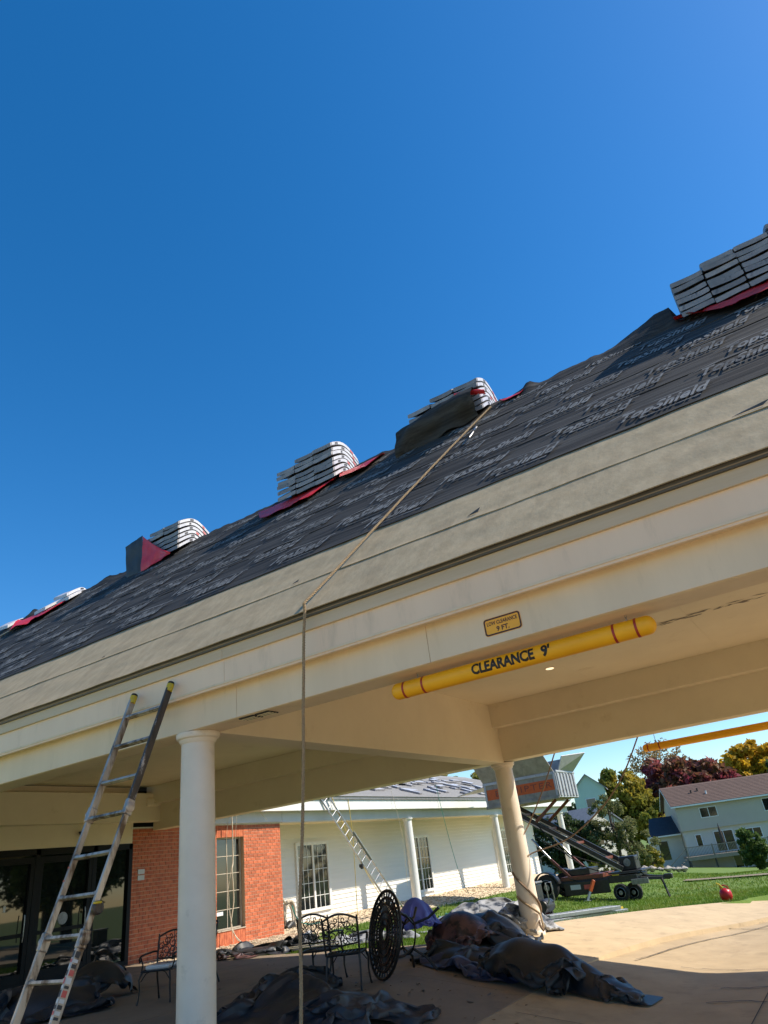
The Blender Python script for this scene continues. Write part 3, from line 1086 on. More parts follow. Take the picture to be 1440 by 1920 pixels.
# stickers on the lower right rail (worn print)
st = 0
zz = .62
cols_ = [M['plaque'], M['wrapred'], M['wrapblk'], M['plaque'], M['wrapblk'], M['plaque'], M['wrapred'], M['wrapblk']]
while zz < 1.10:
    h_ = rnd.uniform(.02, .05)
    b = MB()
    x_ = xr(zz) + .0005
    b.bar(LP(x_, zz, .0440), LP(x_, zz + h_, .0440), rnd.uniform(.016, .026), .0015, up=LNn)
    b.build('sticker', cols_[st % 8], lad)
    b = MB()
    b.bar(LP(x_ + .0176, zz, .01), LP(x_ + .0176, zz + h_, .01), .0015, .05, up=LNn)
    b.build('sticker', cols_[(st + 2) % 8], lad)
    st += 1
    zz += h_ + .012
for zz in (1.70, 1.82):
    b = MB(); b.bar(LP(xl(zz), zz, .036), LP(xl(zz), zz + .014, .036), .026, .0016, up=LNn); b.build('sticker', M['orange'], lad)

# ------------------------------------------------------------------ rope over the roof
def twisted(pts, r, pitch, m, name, parent=None, n=5):
    # resample
    P = [Vector(p) for p in pts]
    out = []
    for a, c in zip(P[:-1], P[1:]):
        L_ = (c - a).length
        k = max(1, int(L_ / (pitch / 6)))
        for i in range(k):
            out.append(a + (c - a) * (i / k))
    out.append(P[-1])
    b = MB()
    for ph in range(3):
        st_ = []
        dist = 0
        for i, p in enumerate(out):
            d = (out[min(i + 1, len(out) - 1)] - out[max(i - 1, 0)]).normalized()
            u = d.orthogonal().normalized() if abs(d.z) < .95 else Vector((1, 0, 0))
            u = (Vector((1, 0, 0)) - d * d.x)
            if u.length < .1:
                u = Vector((0, 1, 0)) - d * d.y
            u.normalize()
            w_ = d.cross(u)
            if i:
                dist += (p - out[i - 1]).length
            a = dist / pitch * 2 * math.pi + ph * 2.094
            st_.append(p + (u * math.cos(a) + w_ * math.sin(a)) * r * .55)
        b.tube(st_, r * .62, n)
    return b.build(name, m, parent, smooth=True)
pts = []
for i in range(31):
    t = i / 30
    x = -3.27 - 1.0 * (1 - (1 - t) ** .9) + .012 * nz(t * 9, 3)
    s_ = (SL - .25) * (1 - t) + .0 * t
    pts.append(RP(x, s_, .085 + .03 * math.sin(t * math.pi)))
pts.append(Vector((-4.275, 5.475, 3.955)))
for i in range(1, 21):
    t = i / 20
    pts.append(Vector((-4.28 - .30 * t + .02 * nz(t * 5, 8), 5.47 - .09 * t + .02 * nz(t * 4, 2), 3.93 - 3.9 * t)))
ro = twisted(pts, .0155, .085, M['rope'], 'rope')
tag(ro, 'long tan rope running down the roof and hanging past the beam', 'rope')
b = MB()
for (t0, t1, r_) in ((.93, .985, .02), (1.0, 1.03, .026), (1.05, 1.2, .018)):
    a, c = RP(-3.28, 5.2 - (t0 - .93) * 2.2, .10), RP(-3.285, 5.2 - (t1 - .93) * 2.2, .10)
    b.tube([a, (a + c) / 2 + Vector((.015, 0, .01)), c], [r_ * .7, r_, r_ * .7], 8)
b.build('rope_grab', M['steel'], ro, smooth=True)

# ------------------------------------------------------------------ shingle bundles on the ridge
BW, BT, BL = .494, .093, 1.0
ORD = ['lowest', 'second', 'third', 'fourth', 'fifth', 'sixth', 'seventh', 'eighth', 'ninth']
def bundle_curve(k, u):
    """height of layer k (local z above ridge) at cross-ridge offset u"""
    slope = .84 - .012 * k
    r_ = .11 + .035 * k
    return .11 + .101 * k - slope * (math.sqrt(u * u + r_ * r_) - r_)
bundle_me = {}
for k in range(9):
    rk = random.Random(100 + k)
    b = MB()
    nseg = 14
    prof = [(-.5, .12), (-.5, .88), (-.47, .99), (-.3, 1), (-.1, 1), (.1, 1), (.3, 1), (.47, .99), (.5, .88), (.5, .12), (.47, .01), (.3, 0), (.1, 0), (-.1, 0), (-.3, 0), (-.47, .01)]
    rows = []
    for i in range(nseg + 1):
        u = -BL / 2 + BL * i / nseg
        edge = 1.0 - .04 * (1 if i in (0, nseg) else 0)
        for (a, c) in prof:
            sag = (.012 * (2 * a) ** 2 * (1 if k % 3 else -.4) + .007 * math.sin(a * 5 + k * 1.7)) * (1 if u < 0 else .5) * abs(u) * 2
            rows.append((a * BW * (1 - .02 * (i in (0, nseg))), u * (1 + .0 * a), bundle_curve(k, u) + (c - .5) * BT * edge + sag - .012 * (1 - 4 * a * a) * (k % 2)))
    w_ = len(prof)
    fs = []
    for i in range(nseg):
        for q in range(w_):
            fs.append((i * w_ + q, i * w_ + (q + 1) % w_, (i + 1) * w_ + (q + 1) % w_, (i + 1) * w_ + q))
    fs.append(tuple(range(w_)))
    fs.append(tuple((nseg * w_ + q) for q in range(w_))[::-1])
    b.add(rows, fs)
    slab = b.mesh('shingle_bundle', M['shingle_end'], smooth=30)
    # printed plastic wrapper showing along the long side
    wv = MB()
    rv = MB()
    kv = MB()
    for sx in (1,):
        X = sx * (BW / 2 + .003)
        def side(u, v):
            uu = -.46 + .92 * u
            return (X, uu, bundle_curve(k, uu) + (-.38 + .76 * v) * BT)
        wv.grid(side, 12, 1)
        for q in range(2):
            u0 = rk.uniform(.12, .4) if q else rk.uniform(.5, .8)
            u1 = u0 + rk.uniform(.05, .12)
            X2 = sx * (BW / 2 + .0055)
            def sp(u, v, u0=u0, u1=u1, X2=X2):
                uu = -.46 + .92 * (u0 + (u1 - u0) * u)
                return (X2, uu, bundle_curve(k, uu) + (-.3 + .56 * v) * BT)
            (rv if q < 1 else kv).grid(sp, 2, 1)
    # white skin over the top
    tp = MB()
    def top(u, v):
        uu = -.40 + .86 * u
        return ((-.44 + .88 * v) * BW, uu, bundle_curve(k, uu) + BT * .52 + .002)
    bundle_me[k] = (slab, wv.mesh('wrapper', M['wrap']), rv.mesh('print', M['wrapred']), kv.mesh('print', M['wrapblk']))

def put_bundle(k, x, label, group, dy=0.0, rz=0.0):
    o = link('shingle_bundle', bundle_me[k][0])
    o.location = (x, RY + dy, RZ)
    o.rotation_euler = (0, 0, rz)
    tag(o, label, 'shingle bundle', group)
    for nm, me in zip(('wrapper', 'print', 'print'), bundle_me[k][1:]):
        link(nm, me, o)
    return o
STACKS = [
    ('rightmost stack on the roof', .42, .502, [6, 7, 7, 8], ['leftmost', 'second', 'third', 'rightmost']),
    ('stack beside the rope knot', -4.58, .50, [5, 6, 6], ['left', 'middle', 'right']),
    ('uncovered middle stack', -7.92, .50, [6, 7, 7], ['left', 'middle', 'right']),
    ('stack with upright maroon flap', -12.45, .50, [5, 6, 6], ['left', 'middle', 'right']),
]
for (nm, x0, pitch, rows, cn) in STACKS:
    for ci, n in enumerate(rows):
        for k in range(n):
            put_bundle(k, x0 + pitch * ci + rnd.uniform(-.006, .006),
                       '%s%s grey shingle bundle, %s column, %s' % (ORD[k], '' if k == 0 else ' from bottom', cn[ci], nm),
                       'shingle bundles stacked on the ridge', dy=rnd.uniform(-.02, .02), rz=R(rnd.uniform(-1, 1)))
for ci, (x, k, w_) in enumerate(((-16.55, 0, 'left lower'), (-15.6, 0, 'right lower'), (-15.75, 1, 'upper'), (-18.4, 0, 'far left'))):
    o = put_bundle(k, x, '%s white wrapped shingle bundle in the low pile at far left' % w_, 'shingle bundles stacked on the ridge', dy=.05, rz=R(90 + 4 * ci) if False else R(3 * ci))
    me = o.data.copy(); me.materials[0] = M['wrap']; o.data = me

# red and black sheets under and over the stacks
def flap(name, label, pts_fn, nu, nv, m, cat='sheet'):
    b = MB()
    b.grid(pts_fn, nu, nv)
    n = len(b.v)
    # give it thickness
    th = MB()
    th.v = list(b.v) + [tuple(Vector(p) + Vector((0, .004, -.006))) for p in b.v]
    th.f = list(b.f) + [tuple(i + n for i in f[::-1]) for f in b.f]
    o = th.build(name, m, smooth=60)
    tag(o, label, cat)
    return o
def slope_strip(x0, x1, s0, s1, amp, seed, taper=.3):
    def f(u, v):
        x = x0 + (x1 - x0) * u
        tp = min(1, u / taper + .12, (1 - u) / (taper * .6) + .25)
        ss = s1 - (s1 - s0) * (1 - v) * tp + .05 * nz(x * 2, seed)
        off = .075 + amp * (.5 + .5 * nz(x * 2.3, v * 1.5, seed)) * (1.15 - v) + .02 * abs(nz(x * 6, v * 3, seed + 2))
        return RP(x, ss, off)
    return f
flap('red_sheet', 'wavy red sheet under the shingle stack at the right edge', slope_strip(.05, 2.9, 5.45, 6.62, .16, 3), 50, 8, M['redsheet'])
flap('red_sheet', 'long red sheet sticking out beneath the middle shingle stack', slope_strip(-8.85, -6.75, 5.55, 6.50, .08, 6), 50, 8, M['redsheet'])
flap('red_sheet', 'red sheet end just right of the middle shingle stack', slope_strip(-6.72, -5.65, 5.95, 6.66, .12, 16), 30, 8, M['redsheet'])
flap('red_sheet', 'small red scrap right of the rope knot on the ridge', slope_strip(-3.12, -2.62, 6.42, 6.72, .06, 21), 16, 6, M['redsheet'])
flap('red_sheet', 'bright red sheet on the ridge at the far left', slope_strip(-17.7, -15.45, 5.6, 6.50, .12, 9), 50, 8, M['redsheet'])
# black sheet pulled over the front of the stack beside the rope
def drape2(u, v):
    x = -5.02 + 1.62 * u
    topz = .24 + .20 * u - .25 * (u - .5) ** 2
    hang = 1 - v
    y = RY - .50 - .20 * math.sin(v * math.pi) - .10 * hang + .10 * nz(u * 4, v * 3, 2)
    z = RZ + topz - (.80 + .12 * (1 - u)) * hang + .03 * nz(u * 7, v * 4, 5) + .12 * (v > .95) * 0
    if v > .72:
        y += (v - .72) * 1.0
        z += .0
    return (x + .06 * nz(v * 4, u * 2, 8) - .10 * (1 - u) * hang, y, max(z, RZ + (y - RY) + .06))
flap('black_sheet', 'loose black underlayment bundled over the stack beside the rope', drape2, 36, 18, M['black'])
def drape2r(u, v):
    x = -3.78 + .55 * u
    y = RY - .56 + .10 * u - .05 * math.sin(v * 3)
    z = RZ + .16 - .13 * u * u + .10 * v + .02 * nz(u * 5, v * 3, 4)
    return (x, y, max(z, RZ + (y - RY) + .07))
flap('red_sheet', 'red curl on the underlayment at the rope knot', drape2r, 14, 6, M['redsheet'])
# box-like flap of the stack towards the left: black side and maroon side
def box_black(u, v):
    x = -13.0 + .62 * u
    y = RY - .52 - .05 * v + .02 * nz(u * 4, v * 3, 1)
    z = RZ - .50 + .86 * v + .10 * u * v
    return (x + .05 * (1 - v), y, max(z, RZ + (y - RY) + .06))
flap('black_sheet', 'black upright flap in front of the left shingle stack', box_black, 12, 12, M['tarp_black'])
def box_red(u, v):
    x = -12.37 + 1.1 * u
    top = .46 * (1 - u) ** 1.4 + .05
    y = RY - .57 - .10 * u + .03 * nz(u * 4, v * 3, 6)
    z = RZ - .50 + .06 * u + (top + .42 * (1 - u)) * v
    return (x, y, max(z, RZ + (y - RY) + .065))
flap('red_sheet', 'maroon upright flap beside the left shingle stack', box_red, 18, 12, M['redsheet'])
# pale batten and cord at the far left
b = MB(); b.bar(RP(-17.9, 5.35, .09), RP(-16.7, 6.15, .09), .05, .025); tag(b.build('batten', M['hose'], bevel=.004), 'pale wooden batten lying on the black roof at the left edge', 'batten')

# ------------------------------------------------------------------ entrance building: doors and brick wall under the canopy
WX = -17.3
ent = thing('entrance_building', 'red brick and glass entrance front behind the canopy', 'building', (WX, 13, 0))
b = MB(); b.box(-27, WX - .30, -6, 19.9, -.5, 4.25); b.build('wall_core', M['dark'], ent)
b = MB(); b.box(WX - .28, WX, 5.2, 13.76, 2.84, 4.29); b.build('upper_wall', M['paint_up'], ent)
b = MB(); b.box(WX - .28, WX, -6, 5.2, -.3, 4.29); b.build('side_wall', M['paint_up'], ent)
# storefront doors: frames and panes
YS = [5.2, 7.0, 8.8, 11.0, 12.6, 13.72]
sf = MB()
for y in YS:
    sf.box(WX - .16, WX + .02, y - .06, y + .06, .0, 2.84)
sf.box(WX - .16, WX + .02, 5.2, 13.76, 2.70, 2.842)
sf.box(WX - .155, WX + .015, 5.2, 13.76, .0, .10)
sfo = sf.build('door_frame', M['door_frame'], ent, bevel=.004)
doors = []
for a, c in zip(YS[:-1], YS[1:]):
    isdoor = a in (8.8, 11.0)
    st = .09 if isdoor else .02
    p = MB(); p.box(WX - .10, WX - .06, a + .062, c - .062, .10, 2.70)
    if isdoor:
        d = MB()
        y0, y1 = a + .064, c - .064
        d.box(WX - .05, WX + .012, y0, y0 + .10, .03, 2.66); d.box(WX - .05, WX + .012, y1 - .10, y1, .03, 2.66)
        d.box(WX - .05, WX + .0115, y0 + .1, y1 - .1, 2.52, 2.66); d.box(WX - .05, WX + .0115, y0 + .1, y1 - .1, .03, .28); d.box(WX - .05, WX + .0115, y0 + .1, y1 - .1, 1.0, 1.08)
        do = d.build('door', M['door_frame'], ent, bevel=.003)
        p.build('pane', M['glass_door'], do)
        h_ = MB(); h_.tube([(WX + .05, y1 - .16, .9), (WX + .07, y1 - .16, 1.0), (WX + .07, y1 - .16, 1.35), (WX + .05, y1 - .16, 1.45)], .012, 8); h_.build('handle', M['steel'], do, smooth=True)
        doors.append(do)
    else:
        p.build('pane', M['glass_door'], ent)
b = MB(); b.lathe([(.135, WX - .058), (.135, WX - .054)], (0, 11.84, 1.27), 28, axis='X'); b.build('round_sticker', M['rim'], ent)
b = MB(); b.box(WX - .058, WX - .055, 10.3, 10.36, 1.55, 1.68); b.build('small_sticker', M['plaque'], ent)
b = MB(); b.lathe([(.09, 3.16), (.085, 3.12), (.05, 3.08), (.01, 3.07)], (WX + .12, 12.1, 0), 20); b.box(WX, WX + .14, 12.06, 12.14, 3.15, 3.19); b.build('camera_dome', M['machine'], ent, smooth=40)
b = MB(); b.cbox((WX + .10 + .2, 14.15, 3.86), (.14, .42, .22)); b.build('wall_lamp', M['paint_up'], ent, bevel=.05, seg=3)
for zz in (2.12, 1.97):
    b = MB(); b.box(WX + .003, WX + .015, 13.98, 14.2, zz - .06, zz + .06); b.build('wall_plaque', M['plaque'], ent)

# brickwork: every brick real; the sunlit panel right of the window as single bricks
CH, BLN, MJ = .0975, .213, .0145
wy0, wy1, wz0, wz1 = 16.93, 18.13, .33, 2.86
b = MB()
b.box(WX - .30, WX - .012, 13.77, wy0, -.5, 3.22); b.box(WX - .30, WX - .012, wy1, 19.93, -.5, 3.22)
b.box(WX - .30, WX - .0125, wy0, wy1, -.5, wz0); b.box(WX - .30, WX - .0125, wy0, wy1, wz1, 3.22)
bw = b.build('brick_wall', M['mortar'], ent)
single = {}
def brick_mesh(L_, H_, T_=.05):
    key = (round(L_, 3), round(H_, 3))
    if key not in single:
        m_ = MB(); m_.box(-T_, 0, 0, L_, 0, H_)
        single[key] = m_.mesh('brick', M['brick'], bevel=.0035)
    return single[key]
joined = MB()
nb = 0
rows_ = int((3.21 + .40) / CH)
for r_ in range(rows_):
    z = -.40 + r_ * CH
    off = (r_ % 2) * .5 * BLN
    y = 13.77 - off
    while y < 19.93:
        a, c = max(y, 13.77), min(y + BLN - MJ, 19.925)
        y += BLN
        spans = [(a, c)]
        if wz0 - .36 < z + CH / 2 < 3.20 and c > wy0 and a < wy1:
            spans = []
            if a < wy0 - .03:
                spans.append((a, wy0 - MJ * .5))
            if c > wy1 + .03:
                spans.append((wy1 + MJ * .5, c))
        for (p, q) in spans:
            if q - p < .03:
                continue
            if p > wy1 and z > -.16 and nb < 296:
                o = link('brick', brick_mesh(q - p, CH - MJ), bw)
                o.location = Vector((WX + rnd.uniform(-.002, .002), p, z)) - Vector(ent.location)
                nb += 1
            else:
                x = rnd.uniform(-.002, .002)
                joined.box(WX - .05, WX + x, p, q, z, z + CH - MJ)
# soldier courses over and under the window
for zz0, zz1 in ((wz1 + .004, 3.205), (-.03, wz0 - .004)):
    y = wy0
    while y < wy1 - .02:
        x = rnd.uniform(-.002, .003)
        joined.box(WX - .05, WX + .001 + x, y + .003, min(y + CH, wy1) - .005, zz0, zz1)
        y += CH
jo = joined.build('brickwork', M['brick2'], bw)
struct(jo, 'stuff')
b = MB(); b.box(WX - .02, WX + .02, 13.70, 19.95, 3.222, 3.245); b.build('cap_flashing', M['white'], ent)


def window(parent, X, y0, y1, z0, z1, cols_, rows_, sashes=1, fw=.05, depth=.0, m=None, proud=.03):
    m = m or M['white']
    b = MB()
    b.box(X - .08, X + proud, y0, y0 + fw, z0, z1); b.box(X - .08, X + proud, y1 - fw, y1, z0, z1)
    b.box(X - .08, X + proud - .001, y0 + fw, y1 - fw, z1 - fw, z1); b.box(X - .08, X + proud - .001, y0 + fw, y1 - fw, z0, z0 + fw)
    wo_ = b.build('window', m, parent, bevel=.003)
    sw_ = (y1 - y0 - 2 * fw) / sashes
    for s_ in range(sashes):
        a, c = y0 + fw + s_ * sw_, y0 + fw + (s_ + 1) * sw_
        if sashes > 1:
            f = MB()
            f.box(X - .06, X + proud - .006, a + .002, a + .05, z0 + fw + .002, z1 - fw - .002); f.box(X - .06, X + proud - .006, c - .05, c - .002, z0 + fw + .002, z1 - fw - .002)
            f.box(X - .06, X + proud - .007, a + .05, c - .05, z0 + fw + .002, z0 + fw + .05); f.box(X - .06, X + proud - .007, a + .05, c - .05, z1 - fw - .05, z1 - fw - .002)
            f.build('sash', m, wo_)
            a += .05; c -= .05
        pw, ph = (c - a) / cols_, (z1 - z0 - 2 * fw) / rows_
        for i in range(cols_):
            for j in range(rows_):
                q = MB()
                q.box(X - .045, X - .02 + rnd.uniform(-.0015, .0015), a + i * pw + .009, a + (i + 1) * pw - .009, z0 + fw + j * ph + .009, z0 + fw + (j + 1) * ph - .009)
                q.build('pane', M['glass'], wo_)
        mu = MB()
        for i in range(1, cols_):
            mu.box(X - .03, X - .006, a + i * pw - .010, a + i * pw + .010, z0 + fw, z1 - fw)
        for j in range(1, rows_):
            mu.box(X - .03, X - .0065, a, c, z0 + fw + j * ph - .010, z0 + fw + j * ph + .010)
        if mu.v:
            mu.build('muntin', m, wo_)
        bk_ = MB(); bk_.box(X - .075, X - .05, a, c, z0 + fw, z1 - fw); bk_.build('backing', M['dark'], wo_)
    return wo_
window(ent, WX - .16, wy0 + .02, wy1 - .02, wz0, wz1, 2, 5, fw=.04, m=M['hose'])
b = MB(); b.box(WX - .13, WX - .12, 16.98, 17.3, .72, .82); b.build('paper_notice', M['white'], ent)
b = MB(); b.box(WX - .13, WX + .03, wy0 + .002, wy1 - .002, wz0 - .03, wz0); b.build('window_sill', M['hose'], ent, bevel=.004)

# ------------------------------------------------------------------ white sided wing with porch
wing = thing('white_wing', 'long white clapboard wing with porch columns beyond the brick wall', 'building', (-19.3, 34, -.2))
VX = -19.3
b = MB(); b.box(-30, VX - .03, 19.9, 47.6, -.8, 3.6); b.build('wall_core', M['greywall'], wing)
z = -.42
while z < 3.34:
    b = MB()
    b.prism([(VX - .02, 19.92, z), (VX + .030, 19.92, z + .001), (VX + .030, 19.92, z + .012), (VX + .002, 19.92, z + .158), (VX - .02, 19.92, z + .158)], (0, 27.6, 0))
    b.build('siding_board', M['siding'], wing)
    z += .155
b = MB(); b.box(VX - .01, VX + .03, 47.45, 47.62, -.6, 3.33); b.build('corner_board', M['white'], wing)
window(wing, VX + .075, 23.0, 25.08, .22, 2.68, 3, 5, sashes=2, fw=.07)
window(wing, VX + .075, 31.35, 33.45, .12, 2.62, 3, 5, sashes=2, fw=.07)
window(wing, VX + .075, 41.2, 43.3, .12, 2.62, 3, 5, sashes=2, fw=.07)
for (y, ) in ((28.5,), (37.65,), (47.9,)):
    column(wing, WX - .02, y, .19, g(WX, y) + .02, 3.23, M['white'], 28)
b = MB(); b.box(WX - .22, WX + .12, 19.93, 49.2, 3.23, 3.62); b.build('porch_beam', M['greywall'], wing, bevel=.005)
b = MB(); b.box(VX - .02, WX - .22, 19.93, 49.2, 3.34, 3.36); b.build('porch_ceiling', M['paint_up'], wing)
b = MB(); b.box(WX - .22, WX + .12, 15.05, 19.92, 3.247, 3.62); b.build('frieze', M['greywall'], wing, bevel=.005)
b = MB(); b.box(WX + .10, -16.87, 15.05, 49.3, 3.565, 3.585); b.build('soffit', M['greywall'], wing)
wf = [15.05, 20.4, 26.6, 32.8, 39.0, 45.2, 49.3]
for a, c in zip(wf[:-1], wf[1:]):
    b = MB(); b.box(-16.89, -16.86, a + .002, c - .002, 3.56, 3.93); b.build('fascia_board', M['white'], wing, bevel=.003)
b = MB(); b.box(-16.862, -16.80, 15.05, 49.3, 3.925, 4.03); b.build('drip_edge', M['rim'], wing)
b = MB()
b.prism([(-16.78, 15.09, 4.032), (-24.5, 15.09, 6.62), (-32.2, 15.09, 4.03), (-32.2, 15.09, 3.95), (-16.88, 15.09, 3.95)], (0, 34.3, 0))
b.build('roof', M['shingle_roof'], wing)
# shingle course strips on the lower roof, lapped
for k in range(24):
    q0, q1 = k * .30, k * .30 + .32
    b = MB()
    def rp(q, off):
        c_, s_ = .948, .318
        return (-16.77 - q * c_ + off * s_, 4.032 + q * s_ + off * c_)
    a0, a1 = rp(q0, .016), rp(q1, .004)
    a2 = rp(q0, .001)
    b.add([(a0[0], 15.1, a0[1]), (a0[0], 49.38, a0[1]), (a1[0], 49.38, a1[1]), (a1[0], 15.1, a1[1]), (a2[0], 15.1, a2[1]), (a2[0], 49.38, a2[1])], [(0, 1, 2, 3), (4, 5, 1, 0)])
    b.build('shingle_course', M['shingle_roof'], wing)

# bundles and opened wrappers strewn on the wing roof
def wing_rp(q, y, off=0.0):
    return Vector((-16.77 - q * .948 + off * .318, y, 4.032 + q * .318 + off * .948))
flatb = MB(); flatb.cbox((0, 0, .045), (.34, 1.0, .085)); flat_me = flatb.mesh('shingle_bundle', M['shingle_end'], bevel=.012)
flw = MB()
flw.grid(lambda u, v: (-.16 + .32 * u, -.45 + .9 * v, .0895 + .004 * nz(u * 5, v * 9)), 3, 8)
flat_w = flw.mesh('wrapper', M['wrap'])
rb2 = random.Random(44)
cnt = 0
for k in range(84):
    q, y = rb2.uniform(1.0, 7.2), rb2.uniform(26.0, 42)
    o = link('shingle_bundle', flat_me)
    o.location = wing_rp(q, y, .012 + .086 * (k % 3 == 0))
    o.rotation_euler = Matrix.Rotation(math.atan(.318 / .948) , 3, 'Y').to_euler()
    o.rotation_euler.z = 0
    o.rotation_euler = (Matrix.Rotation(math.atan2(.318, .948), 4, 'Y') @ Matrix.Rotation(rb2.choice([0, 1.57, .3, -.4, 1.2]) + rb2.uniform(-.2, .2), 4, 'Z')).to_euler()
    tag(o, 'white wrapped shingle bundle strewn flat on the white wing roof' if k % 5 != 4 else 'bare grey shingle bundle strewn flat on the white wing roof', 'shingle bundle', 'bundles strewn on the wing roof')
    if k % 5 != 4:
        link('wrapper', flat_w, o)

# ------------------------------------------------------------------ far ladder against the wing
fl = thing('extension_ladder', 'long pale aluminium extension ladder leaning on the white wing eave', 'ladder', (-17.1, 25.4, g(-17.1, 25.4)))
A0, A1 = Vector((-17.05, 24.95, g(-17, 25) + .04)), Vector((-17.05, 25.85, g(-17, 26) + .04))
B0, B1 = Vector((-16.74, 21.25, 4.25)), Vector((-16.74, 21.85, 4.25))
# narrow ladder: use the true width of 0.42 m along the wall direction
LW = .46
fa, fbm = Vector((-16.25, 25.5, g(-16.2, 25.5) + .05)), Vector((-16.79, 21.6, 4.35))
fd = (fbm - fa).normalized()
side = Vector((0, 1, 0)) - fd * fd.y
side = (Vector((.15, 1, 0)) - fd * fd.dot(Vector((.15, 1, 0)))).normalized()
fn = fd.cross(side).normalized()
for sg_ in (-1, 1):
    b = MB(); b.bar(fa + side * sg_ * LW / 2, fa + side * sg_ * LW / 2 + (fbm - fa) * .62, .035, .08, up=fn); b.build('rail', M['galv'], fl, bevel=.005)
    b = MB(); b.bar(fa + (fbm - fa) * .40 + side * sg_ * (LW / 2 - .045) + fn * .05, fbm + side * sg_ * (LW / 2 - .045) + fn * .05, .03, .07, up=fn); b.build('rail', M['galv'], fl, bevel=.005)
    b = MB(); b.bar(fa + side * sg_ * LW / 2 - fd * .05, fa + side * sg_ * LW / 2 + fd * .06, .05, .12, up=fn); b.build('foot', M['tyre'], fl, bevel=.005)
Lt = (fbm - fa).length
k = .3
while k < Lt:
    p = fa + fd * k
    hi = k > Lt * .45
    o_ = fn * (.05 if hi else 0)
    b = MB(); b.tube([p + o_ - side * (LW / 2 - (.045 if hi else 0)), p + o_ + side * (LW / 2 - (.045 if hi else 0))], .018, 8); b.build('rung', M['galv'], fl, smooth=True)
    k += .305
b = MB(); b.cbox(fa + fd * 2.7 + side * -.33, (.16, .10, .12)); b.cbox(fa + fd * 2.62 + side * -.36, (.08, .14, .06)); b.build('rope_pulley', M['tarp_grey'], fl, bevel=.02)

# ------------------------------------------------------------------ ropes and cords
def cord(pts, r, m, label, name='rope', n=6, sub=8):
    P = [Vector(p) for p in pts]
    out = []
    for i in range(len(P) - 1):
        p0, p1, p2, p3 = P[max(i - 1, 0)], P[i], P[i + 1], P[min(i + 2, len(P) - 1)]
        for q in range(sub):
            t = q / sub
            out.append(.5 * ((2 * p1) + (p2 - p0) * t + (2 * p0 - 5 * p1 + 4 * p2 - p3) * t * t + (3 * p1 - p0 - 3 * p2 + p3) * t ** 3))
    out.append(P[-1])
    b = MB(); b.tube(out, r, n)
    o = b.build(name, m, smooth=True)
    tag(o, label, 'rope')
    return o
cord([(-17.02, 17.25, 3.98), (-17.0, 17.3, 3.4), (-16.98, 17.3, 2.2), (-16.9, 17.18, 1.9), (-16.95, 17.28, 1.1), (-16.98, 17.2, .4), (-16.7, 17.35, -.03), (-16.3, 17.5, -.06)], .018, M['rope_w'], 'pale thick cord hanging in front of the brick wall window')
cord([(-16.8, 17.0, 3.7), (-16.95, 16.99, 2.5), (-16.95, 17.12, .8), (-16.8, 17.1, .0)], .006, M['rope_w'], 'thin pale line hanging left of the thick cord')
cord([(-16.8, 17.35, 3.7), (-16.97, 17.34, 2.4), (-16.97, 17.06, 1.2), (-16.85, 17.2, .2), (-16.7, 17.3, .0)], .006, M['rope_w'], 'thin slack line hanging right of the thick cord')
cord([(-16.80, 18.3, 4.0), (-17.0, 18.6, 3.6), (-17.05, 19.0, 3.3)], .008, M['rope_w'], 'short pale line over the brick wall top')
cord([(-16.80, 22.35, 4.05), (-16.7, 22.9, 2.9), (-16.9, 23.7, 2.1), (-17.3, 25.3, .9), (-17.6, 26.6, .0)], .013, M['rope_y'], 'yellow rope slanting across the white wing window')
cord([(-16.82, 23.45, 4.0), (-16.9, 23.65, 2.6), (-17.0, 23.75, 1.6), (-17.0, 23.65, -.05)], .013, M['rope_y'], 'yellow rope hanging straight beside the far ladder')
cord([(-16.8, 26.6, 4.3), (-16.75, 27.0, 2.6), (-17.4, 28.0, .6)], .007, M['rope_w'], 'thin yellowish line hanging left of the first porch column')
cord([(-16.79, 30.6, 4.6), (-16.75, 31.0, 2.5), (-16.7, 31.5, .7), (-16.6, 31.9, -.1)], .012, M['teal'], 'pale teal line hanging right of the first porch column')
# ropes tied from the canopy's back beam to the far column
cord([(-5.19, 14.86, 3.16), (-5.6, 14.83, 2.5), (-6.0, 14.80, 1.95), (-6.14, 14.62, 1.70)], .014, M['rope_d'], 'taut dark rope from the far beam to the far column')
cord([(-3.41, 14.86, 3.16), (-3.9, 14.90, 2.52), (-4.5, 14.92, 1.98), (-5.3, 14.86, 1.52), (-6.0, 14.72, 1.36), (-6.14, 14.60, 1.30)], .014, M['rope_d'], 'slack brown rope curving from the far beam to the far column')
# strap and rope wound round the foot of the far column
wr = []
for i in range(60):
    t = i / 59
    a = math.pi * (1.25 + 1.1 * t)
    wr.append((-6.33 + .222 * math.cos(a), 14.65 + .222 * math.sin(a), 1.05 - .85 * t))
wr += [(-6.05, 14.36, .12), (-5.95, 14.25, .03)]
cord(wr, .022, M['rope_d'], 'brown rope wound down the far column', sub=2)
wr = []
for i in range(40):
    t = i / 39
    a = math.pi * (1.30 + .62 * t)
    wr.append((-6.33 + .232 * math.cos(a), 14.65 + .232 * math.sin(a), .62 - .34 * t))
wr += [(-6.02, 14.42, .2), (-5.98, 14.34, .06)]
cord(wr, .02, M['rope'], 'tan rope end tied round the far column foot', sub=2)

